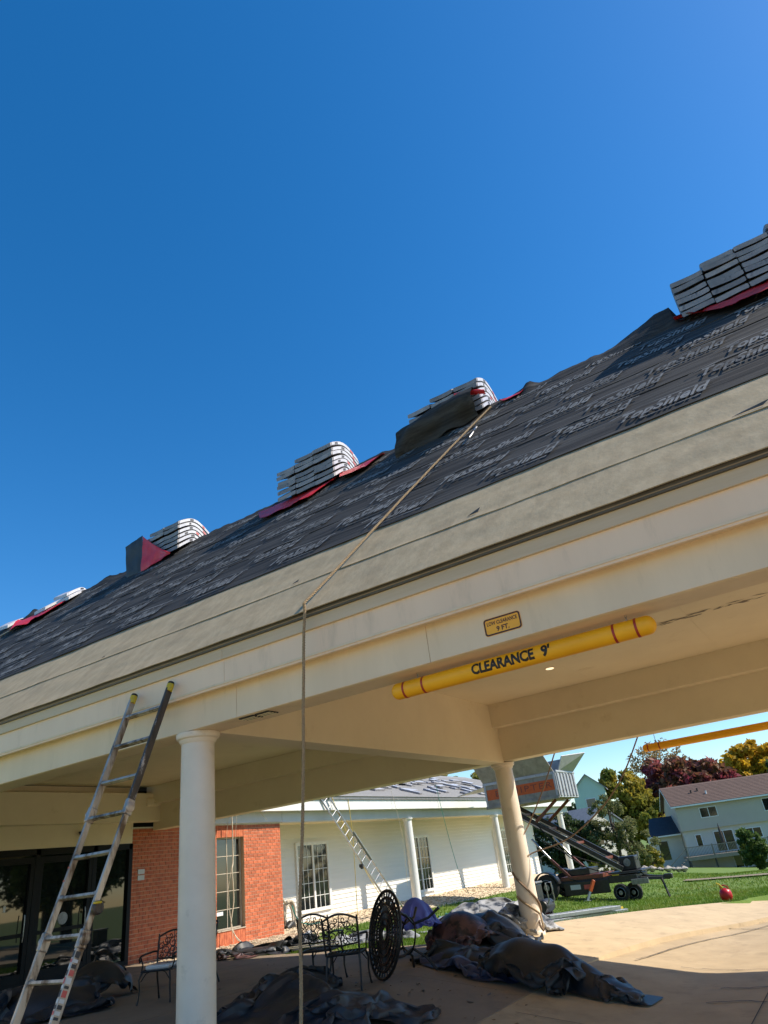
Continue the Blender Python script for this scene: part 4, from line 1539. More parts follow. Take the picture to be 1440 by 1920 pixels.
# coiled hose hung beside the wing window
hz = []
for i in range(150):
    t = i / 149
    a = t * 2 * math.pi * 4.3
    rr = .34 + .06 * math.sin(t * 9) + .03 * nz(t * 14, 3)
    hz.append((-18.95 + .10 * nz(t * 11, 5) + .12 * t, 22.05 + rr * .75 * math.cos(a), .30 + rr * 1.2 * math.sin(a) + .06 * nz(t * 7, 9)))
hz += [(-18.7, 21.6, .75), (-18.75, 21.45, .98), (-18.8, 21.35, 1.05)]
b = MB(); b.tube(hz, .045, 8)
hs = tag(b.build('hose_coil', M['hose'], smooth=True), 'thick cream hose coil propped against the white siding', 'hose')
b = MB(); b.tube([(-18.6, 21.55, -.08), (-18.6, 21.75, .02), (-18.6, 21.95, .0)], [.10, .14, .09], 12); b.build('hose_fitting', M['machine'], hs, smooth=True)
cord([(-18.6, 21.9, .6), (-18.5, 22.0, .2), (-18.3, 22.3, -.05), (-18.2, 23.2, -.08)], .022, M['teal'], 'short green hose end hanging from the cream coil', name='hose')

# ------------------------------------------------------------------ tarps
def tarp(name, label, c, rx, ry, h, m, seed, rz=0.0, lumps=(), n=46, zf=None, comp=.62, cat='tarp', steps=70, noise_a=.10, **kw):
    """crumpled sheet: a cloth grid pushed together and dropped on a mound, settled with position based dynamics"""
    rg = np.random.default_rng(seed)
    nx = n
    ny = max(18, int(n * ry / rx))
    ny = min(ny, n)
    lx = np.linspace(-rx, rx, nx)
    ly = np.linspace(-ry, ry, ny)
    X0, Y0 = np.meshgrid(lx, ly, indexing='ij')
    # free outline: bend the rectangle into an uneven shape
    ang = np.arctan2(Y0 / ry, X0 / rx)
    rad = np.maximum(np.abs(X0 / rx), np.abs(Y0 / ry))
    rn = np.hypot(X0 / rx, Y0 / ry) + 1e-6
    k = 1 - rad * (1 - rad / rn) * .85
    wob = 1 + .16 * np.sin(ang * 2 + seed) * rad + .10 * np.sin(ang * 5 + seed * 2.3) * rad
    X, Y = X0 * k * wob, Y0 * k * wob
    restx = (2 * rx / (nx - 1)) / comp
    resty = (2 * ry / (ny - 1)) / comp
    def mound(x, y):
        q = np.clip(1 - ((x / rx) ** 2 + (y / ry) ** 2) * 1.15, 0, 1)
        z = h * np.sqrt(q) * (q > 0) * .9
        for (px_, py_, s_, lh) in lumps:
            z = z + lh * np.exp(-((x - px_) ** 2 + (y - py_) ** 2) / (s_ * s_))
        return z
    lo = np.zeros((nx, ny))
    for fr, am in ((1.6, 1.0), (3.4, .6), (7.0, .35)):
        a1, a2, p1, p2 = rg.uniform(-1, 1, 4)
        for q in range(4):
            a = rg.uniform(0, 6.28)
            lo += am * np.sin((X * math.cos(a) + Y * math.sin(a)) * fr * 2.2 / max(rx, .4) * 1.0 * rx * 1.2 + rg.uniform(0, 6.28))
    P = np.stack([X, Y, mound(X, Y) + .06 + noise_a * (lo - lo.min()) / 4 + rg.random((nx, ny)) * .02], 2)
    V = np.zeros_like(P)
    dg = math.hypot(restx, resty)
    def solve(A, B, rest, w):
        d = B - A
        L_ = np.sqrt((d * d).sum(2, keepdims=True)) + 1e-9
        cor = d * ((L_ - rest) / L_ * .5 * w)
        A += cor
        B -= cor
    dt = .022
    for st_ in range(steps):
        old = P.copy()
        V[:, :, 2] -= 9.0 * dt
        V *= .93
        P += V * dt
        for it in range(7):
            for o_ in (0, 1):
                A, B = P[o_:-1:2], P[o_ + 1::2]
                solve(A, B, restx, 1.0)
                A, B = P[:, o_:-1:2], P[:, o_ + 1::2]
                solve(A, B, resty, 1.0)
            for o_ in (0, 1):
                A, B = P[o_:-1:2, :-1], P[o_ + 1::2, 1:]
                solve(A, B, dg, .5)
                A, B = P[o_:-1:2, 1:], P[o_ + 1::2, :-1]
                solve(A, B, dg, .5)
            if it % 3 == 0:
                for o_ in (0, 1, 2, 3):
                    A, B = P[o_:-2:4], P[o_ + 2::4]
                    q = min(len(A), len(B))
                    solve(A[:q], B[:q], 2 * restx, .09)
                    A, B = P[:, o_:-2:4], P[:, o_ + 2::4]
                    q = min(A.shape[1], B.shape[1])
                    solve(A[:, :q], B[:, :q], 2 * resty, .09)
            fl_ = mound(P[:, :, 0], P[:, :, 1]) + .012
            hit = P[:, :, 2] < fl_
            P[:, :, 2] = np.where(hit, fl_, P[:, :, 2])
        V = (P - old) / dt
        V[hit, 0] *= .25
        V[hit, 1] *= .25
        V = np.clip(V, -4, 4)
    ca, sa = math.cos(rz), math.sin(rz)
    vs = []
    for i in range(nx):
        for j in range(ny):
            a, b_, z = P[i, j]
            x, y = c[0] + a * ca - b_ * sa, c[1] + a * sa + b_ * ca
            vs.append((x, y, (zf(x, y) if zf else c[2]) + float(z)))
    fs = [(i * ny + j, (i + 1) * ny + j, (i + 1) * ny + j + 1, i * ny + j + 1) for i in range(nx - 1) for j in range(ny - 1)]
    b = MB()
    b.add(vs, fs)
    o = b.build(name, m, smooth=True)
    for p in o.data.polygons:
        p.use_smooth = True
    md = o.modifiers.new('smooth', 'SUBSURF')
    md.levels = 1
    md.render_levels = 1
    tag(o, label, cat)
    return o
def pz(x, y):
    return zr(x) + .004 if (y < 13.7 or inside_pave(x, y)) else g(x, y) + .01

tarp('tarp_pile', 'big charcoal tarp heap on the patio in front of the far column', (-4.85, 11.1, 0), .95, .62, .46, M['tarp_grey'], 11, rz=-.35,
     lumps=((-.25, 0, .4, .10), (.45, .1, .26, .12)), n=59, crease=.13, folds=12, zf=lambda x, y: zr(x) + .004)
tarp('tarp_pile', 'black plastic end of the heap trailing onto the drive', (-3.85, 10.9, 0), .55, .32, .20, M['tarp_black'], 13, rz=-.3,
     lumps=((-.35, .05, .25, .18),), n=43, crease=.12, zf=lambda x, y: zr(x) + .004)
tarp('tarp_pile', 'black crumpled tarp between the charcoal heap and the blue tarp', (-6.3, 11.6, 0), .8, .42, .20, M['tarp_black'], 17, rz=-.3, n=39, zf=pz)
tarp('tarp_pile', 'dark navy tarp edge lying left of the charcoal heap', (-6.0, 11.1, 0), .75, .30, .10, M['tarp_navy'], 19, rz=-.55, n=35, zf=pz)
tarp('tarp_pile', 'bright blue tarp bundled behind the tipped table', (-7.55, 12.3, 0), .42, .5, .98, M['tarp_blue'], 23, rz=.2, n=39, crease=.10, power=3, zf=pz)
tarp('tarp_pile', 'maroon and black camouflage tarp heap beside the blue tarp', (-7.0, 12.9, 0), .6, .55, .62, M['tarp_maroon'], 29, comp=.5, noise_a=.2, n=43, crease=.15, folds=20, power=3, zf=pz)
tarp('tarp_pile', 'silver and black plastic sheeting heaped on the lawn edge', (-7.4, 14.9, 0), 1.25, .95, .62, M['tarp_silver'], 31, rz=.3, n=54, crease=.20, folds=22, zf=pz,
     lumps=((.3, .5, .5, .2), (-.5, -.2, .4, .15)))
tarp('tarp_pile', 'black plastic heap in front of the silver sheeting', (-6.85, 13.55, 0), .95, .6, .5, M['tarp_black'], 37, rz=-.2, n=43, crease=.16, folds=20, zf=pz)
tarp('tarp_pile', 'grey sheeting spread behind the silver heap on the gravel', (-9.6, 19.6, 0), 1.5, 1.0, .42, M['tarp_silver'], 41, rz=.8, n=43, crease=.2, folds=20, zf=lambda x, y: g(x, y) + .02)
tarp('tarp_pile', 'slate blue tarp sprawled on the patio under the hanging rope', (-6.6, 8.1, 0), 1.35, .66, .13, M['tarp_slate'], 43, rz=-.15, n=59, crease=.12, folds=12, zf=pz,
     lumps=((-.6, .25, .36, .20), (.4, .0, .4, .05)))
tarp('tarp_pile', 'black peaked tarp behind the slate blue one', (-7.75, 9.05, 0), .7, .45, .30, M['tarp_black'], 47, rz=.2, n=39, crease=.12, zf=pz)
tarp('tarp_pile', 'blue grey cloth heap behind the near ladder foot', (-12.2, 8.1, 0), 1.1, .6, .42, M['tarp_slate'], 53, rz=.1, n=39, crease=.12, zf=pz)
tarp('black_bag', 'round black bag beside the cloth heap by the doors', (-12.55, 9.35, 0), .62, .55, .62, M['tarp_black'], 59, n=35, crease=.06, power=4, zf=pz, cat='bag')
# debris strip on the gravel below the brick wall
tarp('felt_scrap', 'torn dark roofing felt on the gravel below the brick wall', (-13.6, 14.9, 0), 1.5, .36, .16, M['tarp_grey'], 61, rz=.35, n=35, crease=.14, zf=lambda x, y: g(x, y) + .06, cat='debris')
tarp('felt_scrap', 'flat black felt strip at the patio edge below the brick wall', (-13.3, 13.95, 0), 1.1, .22, .06, M['tarp_black'], 67, rz=.16, n=35, crease=.06, zf=lambda x, y: .004 if y < 13.75 else -.02, cat='debris')
tarp('felt_scrap', 'brown felt scrap on the sunlit patio edge', (-13.3, 13.5, 0), .55, .16, .05, M['tarp_maroon'], 71, rz=.1, n=35, crease=.06, zf=lambda x, y: .004, cat='debris')
tarp('felt_scrap', 'grey torn felt lying on the lawn edge right of the brick wall', (-12.6, 16.4, 0), 1.6, .45, .12, M['tarp_silver'], 73, rz=.55, n=35, crease=.14, zf=lambda x, y: g(x, y) + .03, cat='debris')
tarp('plastic_sheet', 'teal plastic sheet on the gravel in front of the wing', (-12.6, 24.2, 0), 1.0, .5, .14, M['teal'], 79, rz=.7, n=35, crease=.1, zf=lambda x, y: g(x, y) + .03, cat='plastic sheet')
def net(label, c, rx, ry, seed):
    rt = random.Random(seed)
    b = MB()
    p = Vector(c)
    pts = []
    for k in range(160):
        a = k * .55
        rr = .3 + .7 * abs(nz(k * .13, seed))
        x, y = c[0] + rx * rr * math.cos(a + .3 * nz(k * .2, 5)), c[1] + ry * rr * math.sin(a)
        pts.append((x, y, g(x, y) + .08 + .08 * abs(nz(k * .31, seed, 4))))
    b.tube(pts, .016, 5)
    tag(b.build('hose_tangle', M['teal'], smooth=True), label, 'hose')
net('tangled teal hose on the gravel below the brick wall', (-15.1, 15.3), .75, .45, 3)
net('tangled teal hose among the sheeting in front of the wing', (-9.0, 17.7), .6, .35, 8)
for k, (p, q, lb) in enumerate((((-13.4, 14.4, .0), (-11.6, 15.3, .03), 'upper pale lath on the torn felt below the brick wall'), ((-12.9, 14.2, .02), (-11.2, 14.8, .02), 'lower pale lath on the torn felt below the brick wall'))):
    b = MB(); b.bar(p, q, .045, .02); tag(b.build('lath', M['hose'], bevel=.004), lb, 'lath')

# ------------------------------------------------------------------ cast patio chairs and table
def scroll(b, cx, cz, r0, turns, a0, s=1, y=0.0, rad=.007, flat=None):
    pts = []
    n = int(14 * turns)
    for i in range(n + 1):
        t = i / n
        a = a0 + s * t * turns * 2 * math.pi
        r_ = r0 * (1 - .78 * t)
        x, z_ = cx + r_ * math.cos(a), cz + r_ * math.sin(a)
        pts.append((x, y, z_) if flat is None else flat(x, z_))
    b.tube(pts, rad, 5)


def make_chair(label, loc, rz):
    t = thing('patio_chair', label, 'chair', loc, rz, 'black cast metal patio chairs')
    # local frame: chair faces -Y, back at +Y
    def bk(x, z_):
        yy = .22 + .09 * (z_ - .43) / .5
        return (x, yy + .03 * (1 - (x / .26) ** 2), z_)
    # seat
    b = MB()
    pts = [(-.25, -.24, .43), (.25, -.24, .43), (.27, 0, .435), (.23, .22, .43), (-.23, .22, .43), (-.27, 0, .435)]
    b.tube(pts, .016, 8, closed=True)
    for i in range(9):
        x = -.22 + .055 * i
        b.tube([(x, -.24, .43), (x * .95, 0, .418), (x * .9, .22, .43)], .009, 5)
    for i in range(6):
        y = -.18 + .075 * i
        b.tube([(-.25, y, .43), (0, y, .417), (.25, y, .43)], .009, 5)
    b.build('seat', M['black_iron'], t, smooth=True, local=True)
    # back frame
    b = MB()
    fr = []
    for i in range(15):
        a = i / 14
        x = -.25 + .5 * a
        fr.append(bk(x, .86 + .075 * math.sin(a * math.pi)))
    b.tube([bk(-.24, .43), bk(-.25, .6), bk(-.255, .80), fr[0]] + fr[1:-1] + [fr[-1], bk(.255, .80), bk(.25, .6), bk(.24, .43)], .015, 8)
    for sx in (-1, 1):
        b.tube([bk(sx * .255, .84), bk(sx * .258, .90)], [.016, .012], 8)
    b.tube([bk(-.25, .56), bk(0, .54), bk(.25, .56)], .012, 6)
    b.build('back_frame', M['black_iron'], t, smooth=True, local=True)
    # scrollwork
    b = MB()
    for (cx, cz, r0, tn, a0, s) in ((0, .76, .075, 1.3, 1.5, 1), (0, .655, .065, 1.2, -1.5, -1), (-.115, .79, .07, 1.4, 3.1, 1), (.115, .79, .07, 1.4, 0, -1), (-.12, .655, .07, 1.3, 3.3, -1), (.12, .655, .07, 1.3, -.2, 1),
                                    (-.20, .72, .05, 1.1, 1.2, 1), (.20, .72, .05, 1.1, 1.9, -1), (-.19, .60, .04, 1.1, 2.2, -1), (.19, .60, .04, 1.1, .9, 1), (-.06, .86, .04, 1.0, 4, 1), (.06, .86, .04, 1.0, -1, -1), (-.055, .59, .04, 1.0, 2, 1), (.055, .59, .04, 1, 1, -1)):
        scroll(b, cx, cz, r0, tn, a0, s, rad=.0075, flat=bk)
    for (xa, za, xb, zb) in ((-.13, .55, -.02, .72), (.13, .55, .02, .72), (-.24, .68, -.05, .80), (.24, .68, .05, .80), (0, .54, 0, .92), (-.16, .9, -.10, .72), (.16, .9, .10, .72)):
        b.tube([bk(xa, za), bk((xa + xb) / 2 + .02, (za + zb) / 2), bk(xb, zb)], .007, 5)
    b.build('back_scrollwork', M['black_iron'], t, smooth=True, local=True)
    for sx in (-1, 1):
        b = MB()
        b.tube([bk(sx * .25, .66), (sx * .285, .16, .665), (sx * .30, -.02, .655), (sx * .295, -.19, .64), (sx * .29, -.245, .60), (sx * .285, -.235, .565), (sx * .285, -.205, .575)], .014, 8)
        b.tube([(sx * .29, -.20, .635), (sx * .275, -.16, .52), (sx * .26, -.22, .43)], .011, 6)
        b.build('arm', M['black_iron'], t, smooth=True, local=True)
        b = MB(); b.tube([(sx * .24, -.23, .43), (sx * .27, -.275, .33), (sx * .262, -.26, .18), (sx * .275, -.27, .06), (sx * .285, -.285, .0)], [.017, .016, .014, .013, .017], 8); b.build('leg', M['black_iron'], t, smooth=True, local=True)
        b = MB(); b.tube([(sx * .23, .21, .43), (sx * .24, .24, .3), (sx * .245, .29, .12), (sx * .25, .33, .0)], [.017, .015, .013, .016], 8); b.build('leg', M['black_iron'], t, smooth=True, local=True)
        b = MB(); b.tube([(sx * .25, -.25, .30), (sx * .17, -.24, .40), (sx * .10, -.24, .425)], .008, 5); b.build('brace', M['black_iron'], t, smooth=True, local=True)
    return t
make_chair('black cast scrollwork chair right beside the tipped table', (-6.98, 9.35, .004), R(205))
make_chair('black cast scrollwork chair left of the one beside the tipped table', (-7.9, 9.95, .004), R(196))
ch3 = make_chair('black cast chair with a pale cushion in front of the doors', (-10.35, 8.95, .004), R(20))
b = MB(); b.cbox((0, -.01, .475), (.42, .40, .07)); cu_ = b.build('cushion', M['wrap'], ch3, bevel=.03, seg=3, local=True)
make_chair('black cast chair mostly hidden behind the near column', (-11.05, 10.35, .004), R(-35))

tb = thing('patio_table', 'round black lattice patio table tipped on its rim', 'table', (-6.75, 10.0, 0))
TC = Vector((-6.75, 10.05, .70))
tn_ = Vector((-.53, -.82, .20)).normalized()     # face of the tipped top
tu = Vector((0, 0, 1)) - tn_ * tn_.z
tu.normalize()
tv = tn_.cross(tu)
TRr = .57
TC = Vector((-6.72, 10.0, TRr * tu.z + .01))
def TP(a, c, off=0.0):
    return TC + tu * a + tv * c + tn_ * off
b = MB()
b.tube([TP(TRr * math.cos(2 * math.pi * k / 40), TRr * math.sin(2 * math.pi * k / 40)) for k in range(40)], .024, 8, closed=True)
b.build('rim', M['black_iron'], tb, smooth=True)
b = MB()
for rr in (.10, .19, .29, .39, .48):
    b.tube([TP(rr * math.cos(2 * math.pi * k / 32), rr * math.sin(2 * math.pi * k / 32)) for k in range(32)], .020, 5, closed=True)
for k in range(36):
    a = 2 * math.pi * k / 36
    b.tube([TP(.12 * math.cos(a), .12 * math.sin(a)), TP(.33 * math.cos(a + .09), .33 * math.sin(a + .09)), TP(.56 * math.cos(a), .56 * math.sin(a))], .013, 5)
for k in range(24):
    a = 2 * math.pi * k / 24
    cx, cz = .435 * math.cos(a), .435 * math.sin(a)
    scroll(b, cx, cz, .045, 1.0, a, 1 if k % 2 else -1, rad=.012, flat=lambda p, q: TP(p, q))
b.build('lattice_top', M['black_iron'], tb, smooth=True)
for k in range(4):
    a = R(45 + 90 * k)
    c_, s_ = math.cos(a), math.sin(a)
    b = MB()
    b.tube([TP(.42 * c_, .42 * s_, -.02), TP(.36 * c_, .36 * s_, -.22), TP(.22 * c_, .22 * s_, -.40), TP(.36 * c_, .36 * s_, -.60), TP(.56 * c_, .56 * s_, -.70)], [.022, .02, .02, .019, .022], 8)
    b.build('leg', M['black_iron'], tb, smooth=True)
b = MB(); b.tube([TP(.24 * math.cos(2 * math.pi * k / 20), .24 * math.sin(2 * math.pi * k / 20), -.40) for k in range(20)], .014, 6, closed=True); b.build('leg_ring', M['black_iron'], tb, smooth=True)

# ------------------------------------------------------------------ lifting dump trailer
TY0, TY1 = 32.0, 34.6
tr = thing('lift_trailer', 'black lift trailer holding a raised grey dump box with orange stripe at the eave', 'trailer', (-11, 33.3, g(-11, 33)))
bx0, bx1, bz0, bz1 = -15.0, -11.4, 3.25, 4.34
b = MB(); b.box(bx0, bx1, TY0, TY0 + .05, bz0, bz1); sd = b.build('box_side', M['box_grey'], tr, bevel=.006)
b = MB(); b.box(bx0, bx1, TY1 - .05, TY1, bz0, bz1); b.build('box_side', M['box_grey'], tr, bevel=.006)
b = MB(); b.box(bx0, bx1, TY0 + .05, TY1 - .05, bz0, bz0 + .10); b.build('box_floor', M['box_grey'], tr)
b = MB(); b.box(bx0, bx0 + .05, TY0 + .05, TY1 - .05, bz0 + .1, bz1); b.build('box_end', M['box_grey'], tr)
b = MB(); b.box(bx0 - .02, bx1 + .01, TY0 - .05, TY0 - .001, bz1 - .10, bz1 + .02); b.build('top_rail', M['box_light'], tr, bevel=.01)
b = MB(); b.box(bx0 - .02, bx1 + .01, TY0 - .05, TY0 - .001, bz0 - .03, bz0 + .10); b.build('bottom_rail', M['box_grey'], tr, bevel=.01)
b = MB(); b.box(bx0 + .12, bx1 - .03, TY0 - .008, TY0 - .0005, 3.60, 4.05); b.build('orange_stripe', M['orange'], tr)
V, F = text_geo('EQUIPTER', .44, bold=-.002, spacing=1.25)
wmx = max(v[0] for v in V)
b = MB(); b.add([(-13.05 + u * 1.42 / wmx, TY0 - .011, 3.82 + v * .85) for u, v in V], F); b.build('lettering', M['rust_arm'], tr)
for xx in (bx0 + .02, bx1 - .10):
    b = MB(); b.box(xx, xx + .09, TY0 - .045, TY0 - .0008, bz0 + .10, bz1 - .10); b.build('side_post', M['box_light'], tr, bevel=.006)
# ribbed tailgate on the right end
b = MB(); b.box(bx1, bx1 + .04, TY0 + .02, TY1 - .02, bz0 + .02, bz1); tg = b.build('tailgate', M['box_light'], tr)
y = TY0 + .12
while y < TY1 - .2:
    b = MB(); b.box(bx1 + .041, bx1 + .10, y, y + .13, bz0 + .06, bz1 - .04); b.build('tailgate_rib', M['box_light'], tg, bevel=.02)
    y += .42
b = MB(); b.box(bx1 + .0405, bx1 + .09, TY0 + .03, TY1 - .03, bz1 - .02, bz1 + .07); b.build('tailgate_rail', M['box_light'], tg, bevel=.01)
# flared hopper panels above the box
b = MB(); b.prism([(bx0 - .18, TY0 - .42, 5.08), (bx1 - .22, TY0 - .42, 5.10), (bx1 - .02, TY0 - .02, bz1 + .02), (bx0, TY0 - .02, bz1 + .02)], (0, .03, .02)); b.build('hopper_flap', M['box_grey'], tr)
b = MB(); b.prism([(bx0 - .18, TY1 + .40, 5.08), (bx1 - .22, TY1 + .40, 5.10), (bx1 - .02, TY1 + .02, bz1 + .02), (bx0, TY1 + .02, bz1 + .02)], (0, -.03, .02)); b.build('hopper_flap', M['box_grey'], tr)
b = MB(); b.prism([(bx1 + .35, TY0 + .5, 4.98), (bx1 + .85, TY1 - .1, 5.15), (bx1 + .05, TY1 - .1, bz1 + .06), (bx1 + .05, TY0 + .5, bz1 + .06)], (-.03, 0, .03)); b.build('end_flap', M['box_light'], tr)
b = MB(); b.prism([(bx0 - .01, TY0, bz1 - .1), (bx0 - .01, TY1, bz1 - .1), (bx0 - 1.3, TY1 + .1, 4.25), (bx0 - 1.3, TY0 - .3, 4.0)], (0, 0, -.03)); b.build('loading_chute', M['box_light'], tr)
# mast
for yy in (32.55, 34.0):
    b = MB(); b.bar((-14.3, yy, 3.18), (-9.55, yy, .16), .10, .24); b.build('mast_rail', M['machine'], tr, bevel=.01)
    b = MB(); b.bar((-14.2, yy - .055, 3.03), (-9.6, yy - .055, .10), .012, .05); b.build('rail_edge', M['galv'], tr)
for k in range(4):
    t = .12 + .24 * k
    p = Vector((-14.3 + 4.75 * t, 32.55, 3.18 - 3.02 * t))
    b = MB(); b.bar(p, p + Vector((0, 1.45, 0)), .12, .10); b.build('mast_cross', M['rust_arm'], tr)
for yy in (32.45, 34.1):
    b = MB(); b.bar((-12.9, yy, 2.42), (-11.75, yy, 3.2), .12, .12); b.build('lift_arm', M['rust_arm'], tr, bevel=.01)
for yy, dx in ((32.5, 0), (33.9, .5)):
    b = MB(); b.bar((-12.6 + dx, yy, .85), (-11.8 + dx, yy, .0), .10, .10); b.build('prop_arm', M['rust_arm'], tr, bevel=.01)
    b = MB(); b.tube([(-13.3 + dx, yy, 1.75), (-12.6 + dx, yy, .85)], .045, 10); b.build('ram', M['steel'], tr, smooth=True)
# chassis, deck and engine
GZ = g(-11, 32.6)
b = MB(); b.box(-13.4, -9.0, 32.4, 32.55, -.30, -.05); b.box(-13.4, -9.0, 34.0, 34.15, -.30, -.05); b.box(-13.4, -13.2, 32.55, 34.0, -.29, -.06); b.box(-11.6, -11.4, 32.55, 34.0, -.29, -.06); b.box(-9.3, -9.0, 32.55, 34.0, -.29, -.06)
b.build('chassis', M['machine'], tr, bevel=.01)
b = MB(); b.box(-12.3, -10.4, 32.42, 34.1, -.048, .10); b.build('tool_tray', M['rust_arm'], tr, bevel=.01)
b = MB(); b.box(-12.2, -10.2, 32.34, 32.399, -.62, -.10); b.build('side_tank', M['machine'], tr, bevel=.03, seg=2)
b = MB(); b.box(-10.2, -8.75, 32.5, 34.0, .02, .08); b.build('front_deck', M['machine'], tr, bevel=.008)
b = MB(); b.box(-9.75, -9.05, 32.9, 33.6, .082, .62); eng = b.build('engine', M['machine'], tr, bevel=.05, seg=2)
b = MB(); b.tube([(-9.0, 33.1, .45), (-8.92, 33.1, .5), (-8.92, 33.1, .75)], .04, 10); b.build('exhaust', M['steel'], eng, smooth=True)
b = MB(); b.lathe([(.14, 32.86), (.15, 32.87), (.15, 32.895)], (-9.4, 0, .38), 20, axis='Y'); b.build('engine_grille', M['rim'], eng)
b = MB(); b.bar((-9.1, 33.27, -.2), (-7.9, 33.27, -.33), .14, .14); b.bar((-9.2, 32.6, -.2), (-8.1, 33.22, -.33), .10, .12); b.bar((-9.2, 33.95, -.2), (-8.1, 33.32, -.33), .10, .12); b.build('drawbar', M['machine'], tr, bevel=.01)
b = MB(); b.cbox((-7.95, 33.27, -.28), (.35, .2, .18)); b.build('hitch', M['machine'], tr, bevel=.03)
b = MB(); b.bar((-8.2, 33.1, -.32), (-8.05, 33.0, g(-8.1, 33) + .02), .06, .06); b.build('jack_leg', M['machine'], tr)
b = MB(); b.bar((-8.3, 33.4, -.32), (-8.15, 33.5, g(-8.1, 33.5) + .02), .06, .06); b.build('jack_leg', M['machine'], tr)
b = MB(); b.box(-9.25, -8.55, 32.30, 32.36, -.42, -.22); b.build('licence_board', M['rim'], tr, bevel=.01)
# stabiliser with orange sleeve
sb = Vector((-10.75, 32.1, -.10)); se = Vector((-11.1, 31.8, g(-11.1, 31.8) + .03))
b = MB(); b.bar(sb, sb + (se - sb) * .55, .13, .13); so = b.build('stabiliser', M['orange'], tr, bevel=.015)
b = MB(); b.bar(sb + (se - sb) * .5, se, .09, .09); b.cbox(se, (.26, .2, .04)); b.build('stabiliser_leg', M['galv'], so, bevel=.005)
for k, (p, q, sag) in enumerate((((-13.2, 32.50, 1.9), (-9.9, 32.95, .3), .25), ((-12.9, 32.48, 2.3), (-10.2, 32.6, .1), .5), ((-9.2, 33.0, .3), (-8.6, 33.1, -.2), .15), ((-11.9, 32.38, .05), (-10.0, 32.42, -.05), .22))):
    p, q = Vector(p), Vector(q)
    b = MB(); b.tube([p + (q - p) * t / 10 - Vector((0, 0, sag * math.sin(math.pi * t / 10))) for t in range(11)], .022, 6); b.build('hydraulic_hose', M['tyre'], tr, smooth=True)
for (xa, xb, za, zb, mm) in ((-11.9, -11.45, -.40, -.22, 'plaque'), (-11.3, -10.9, -.42, -.25, 'wrapred'), (-10.0, -9.7, -.03, .01, 'yellow_cap')):
    b = MB(); b.box(xa, xb, 32.333, 32.339, za, zb); b.build('decal', M[mm], tr)
for k in range(7):
    x_ = bx0 + .3 + k * .55
    b = MB(); b.box(x_, x_ + .05, TY0 - .03, TY0 - .0009, bz0 + .101, 3.598); b.build('side_rib', M['box_grey'], tr, bevel=.008)
for k in range(9):
    b = MB(); b.lathe([(.022, TY0 - .062), (.022, TY0 - .0505)], (bx0 + .2 + k * .42, 0, bz1 - .04), 8, axis='Y'); b.build('bolt', M['steel'], tr)
b = MB(); b.box(-12.0, -11.0, 32.6, 33.9, .101, .36); b.build('tool_chest', M['machine'], tr, bevel=.03, seg=2)
b = MB(); b.tube([(-13.0, 32.3, .42), (-13.0, 32.3, .95), (-12.75, 32.3, 1.05)], .03, 8); b.build('control_post', M['rim'], tr, smooth=True)
def wheel(x, y, r_, w_):
    zc = g(x, y) + r_
    b = MB()
    b.lathe([(r_ * .62, -w_ / 2), (r_ * .93, -w_ / 2), (r_, -w_ * .36), (r_, w_ * .36), (r_ * .93, w_ / 2), (r_ * .62, w_ / 2)], (x, y, zc), 28, axis='Y')
    w = b.build('wheel', M['tyre'], tr, smooth=30)
    b = MB(); b.lathe([(r_ * .60, -w_ * .44), (r_ * .55, -w_ * .50), (r_ * .50, -w_ * .30), (r_ * .28, -w_ * .26), (r_ * .26, -w_ * .46), (r_ * .1, -w_ * .48)], (x, y - w_ * .06, zc), 24, axis='Y'); b.build('rim', M['rim'], w, smooth=30)
    return zc
zc = wheel(-12.85, 32.15, .50, .30)
wheel(-12.85, 34.4, .50, .30)
wheel(-9.75, 32.3, .32, .24); wheel(-9.35, 32.75, .32, .24)
wheel(-9.75, 34.2, .32, .24)
for yy in (32.15, 34.4):
    b = MB()
    b.grid(lambda u, v: (-12.85 - .60 * math.cos(R(10 + 160 * u)), yy - .2 + .4 * v, zc + .60 * math.sin(R(10 + 160 * u))), 20, 1)
    b.grid(lambda u, v: (-12.85 - (.60 - .05 * v) * math.cos(R(10 + 160 * u)), yy - .2, zc + (.60 - .05 * v) * math.sin(R(10 + 160 * u))), 20, 1)
    b.build('fender', M['machine'], tr, smooth=30)

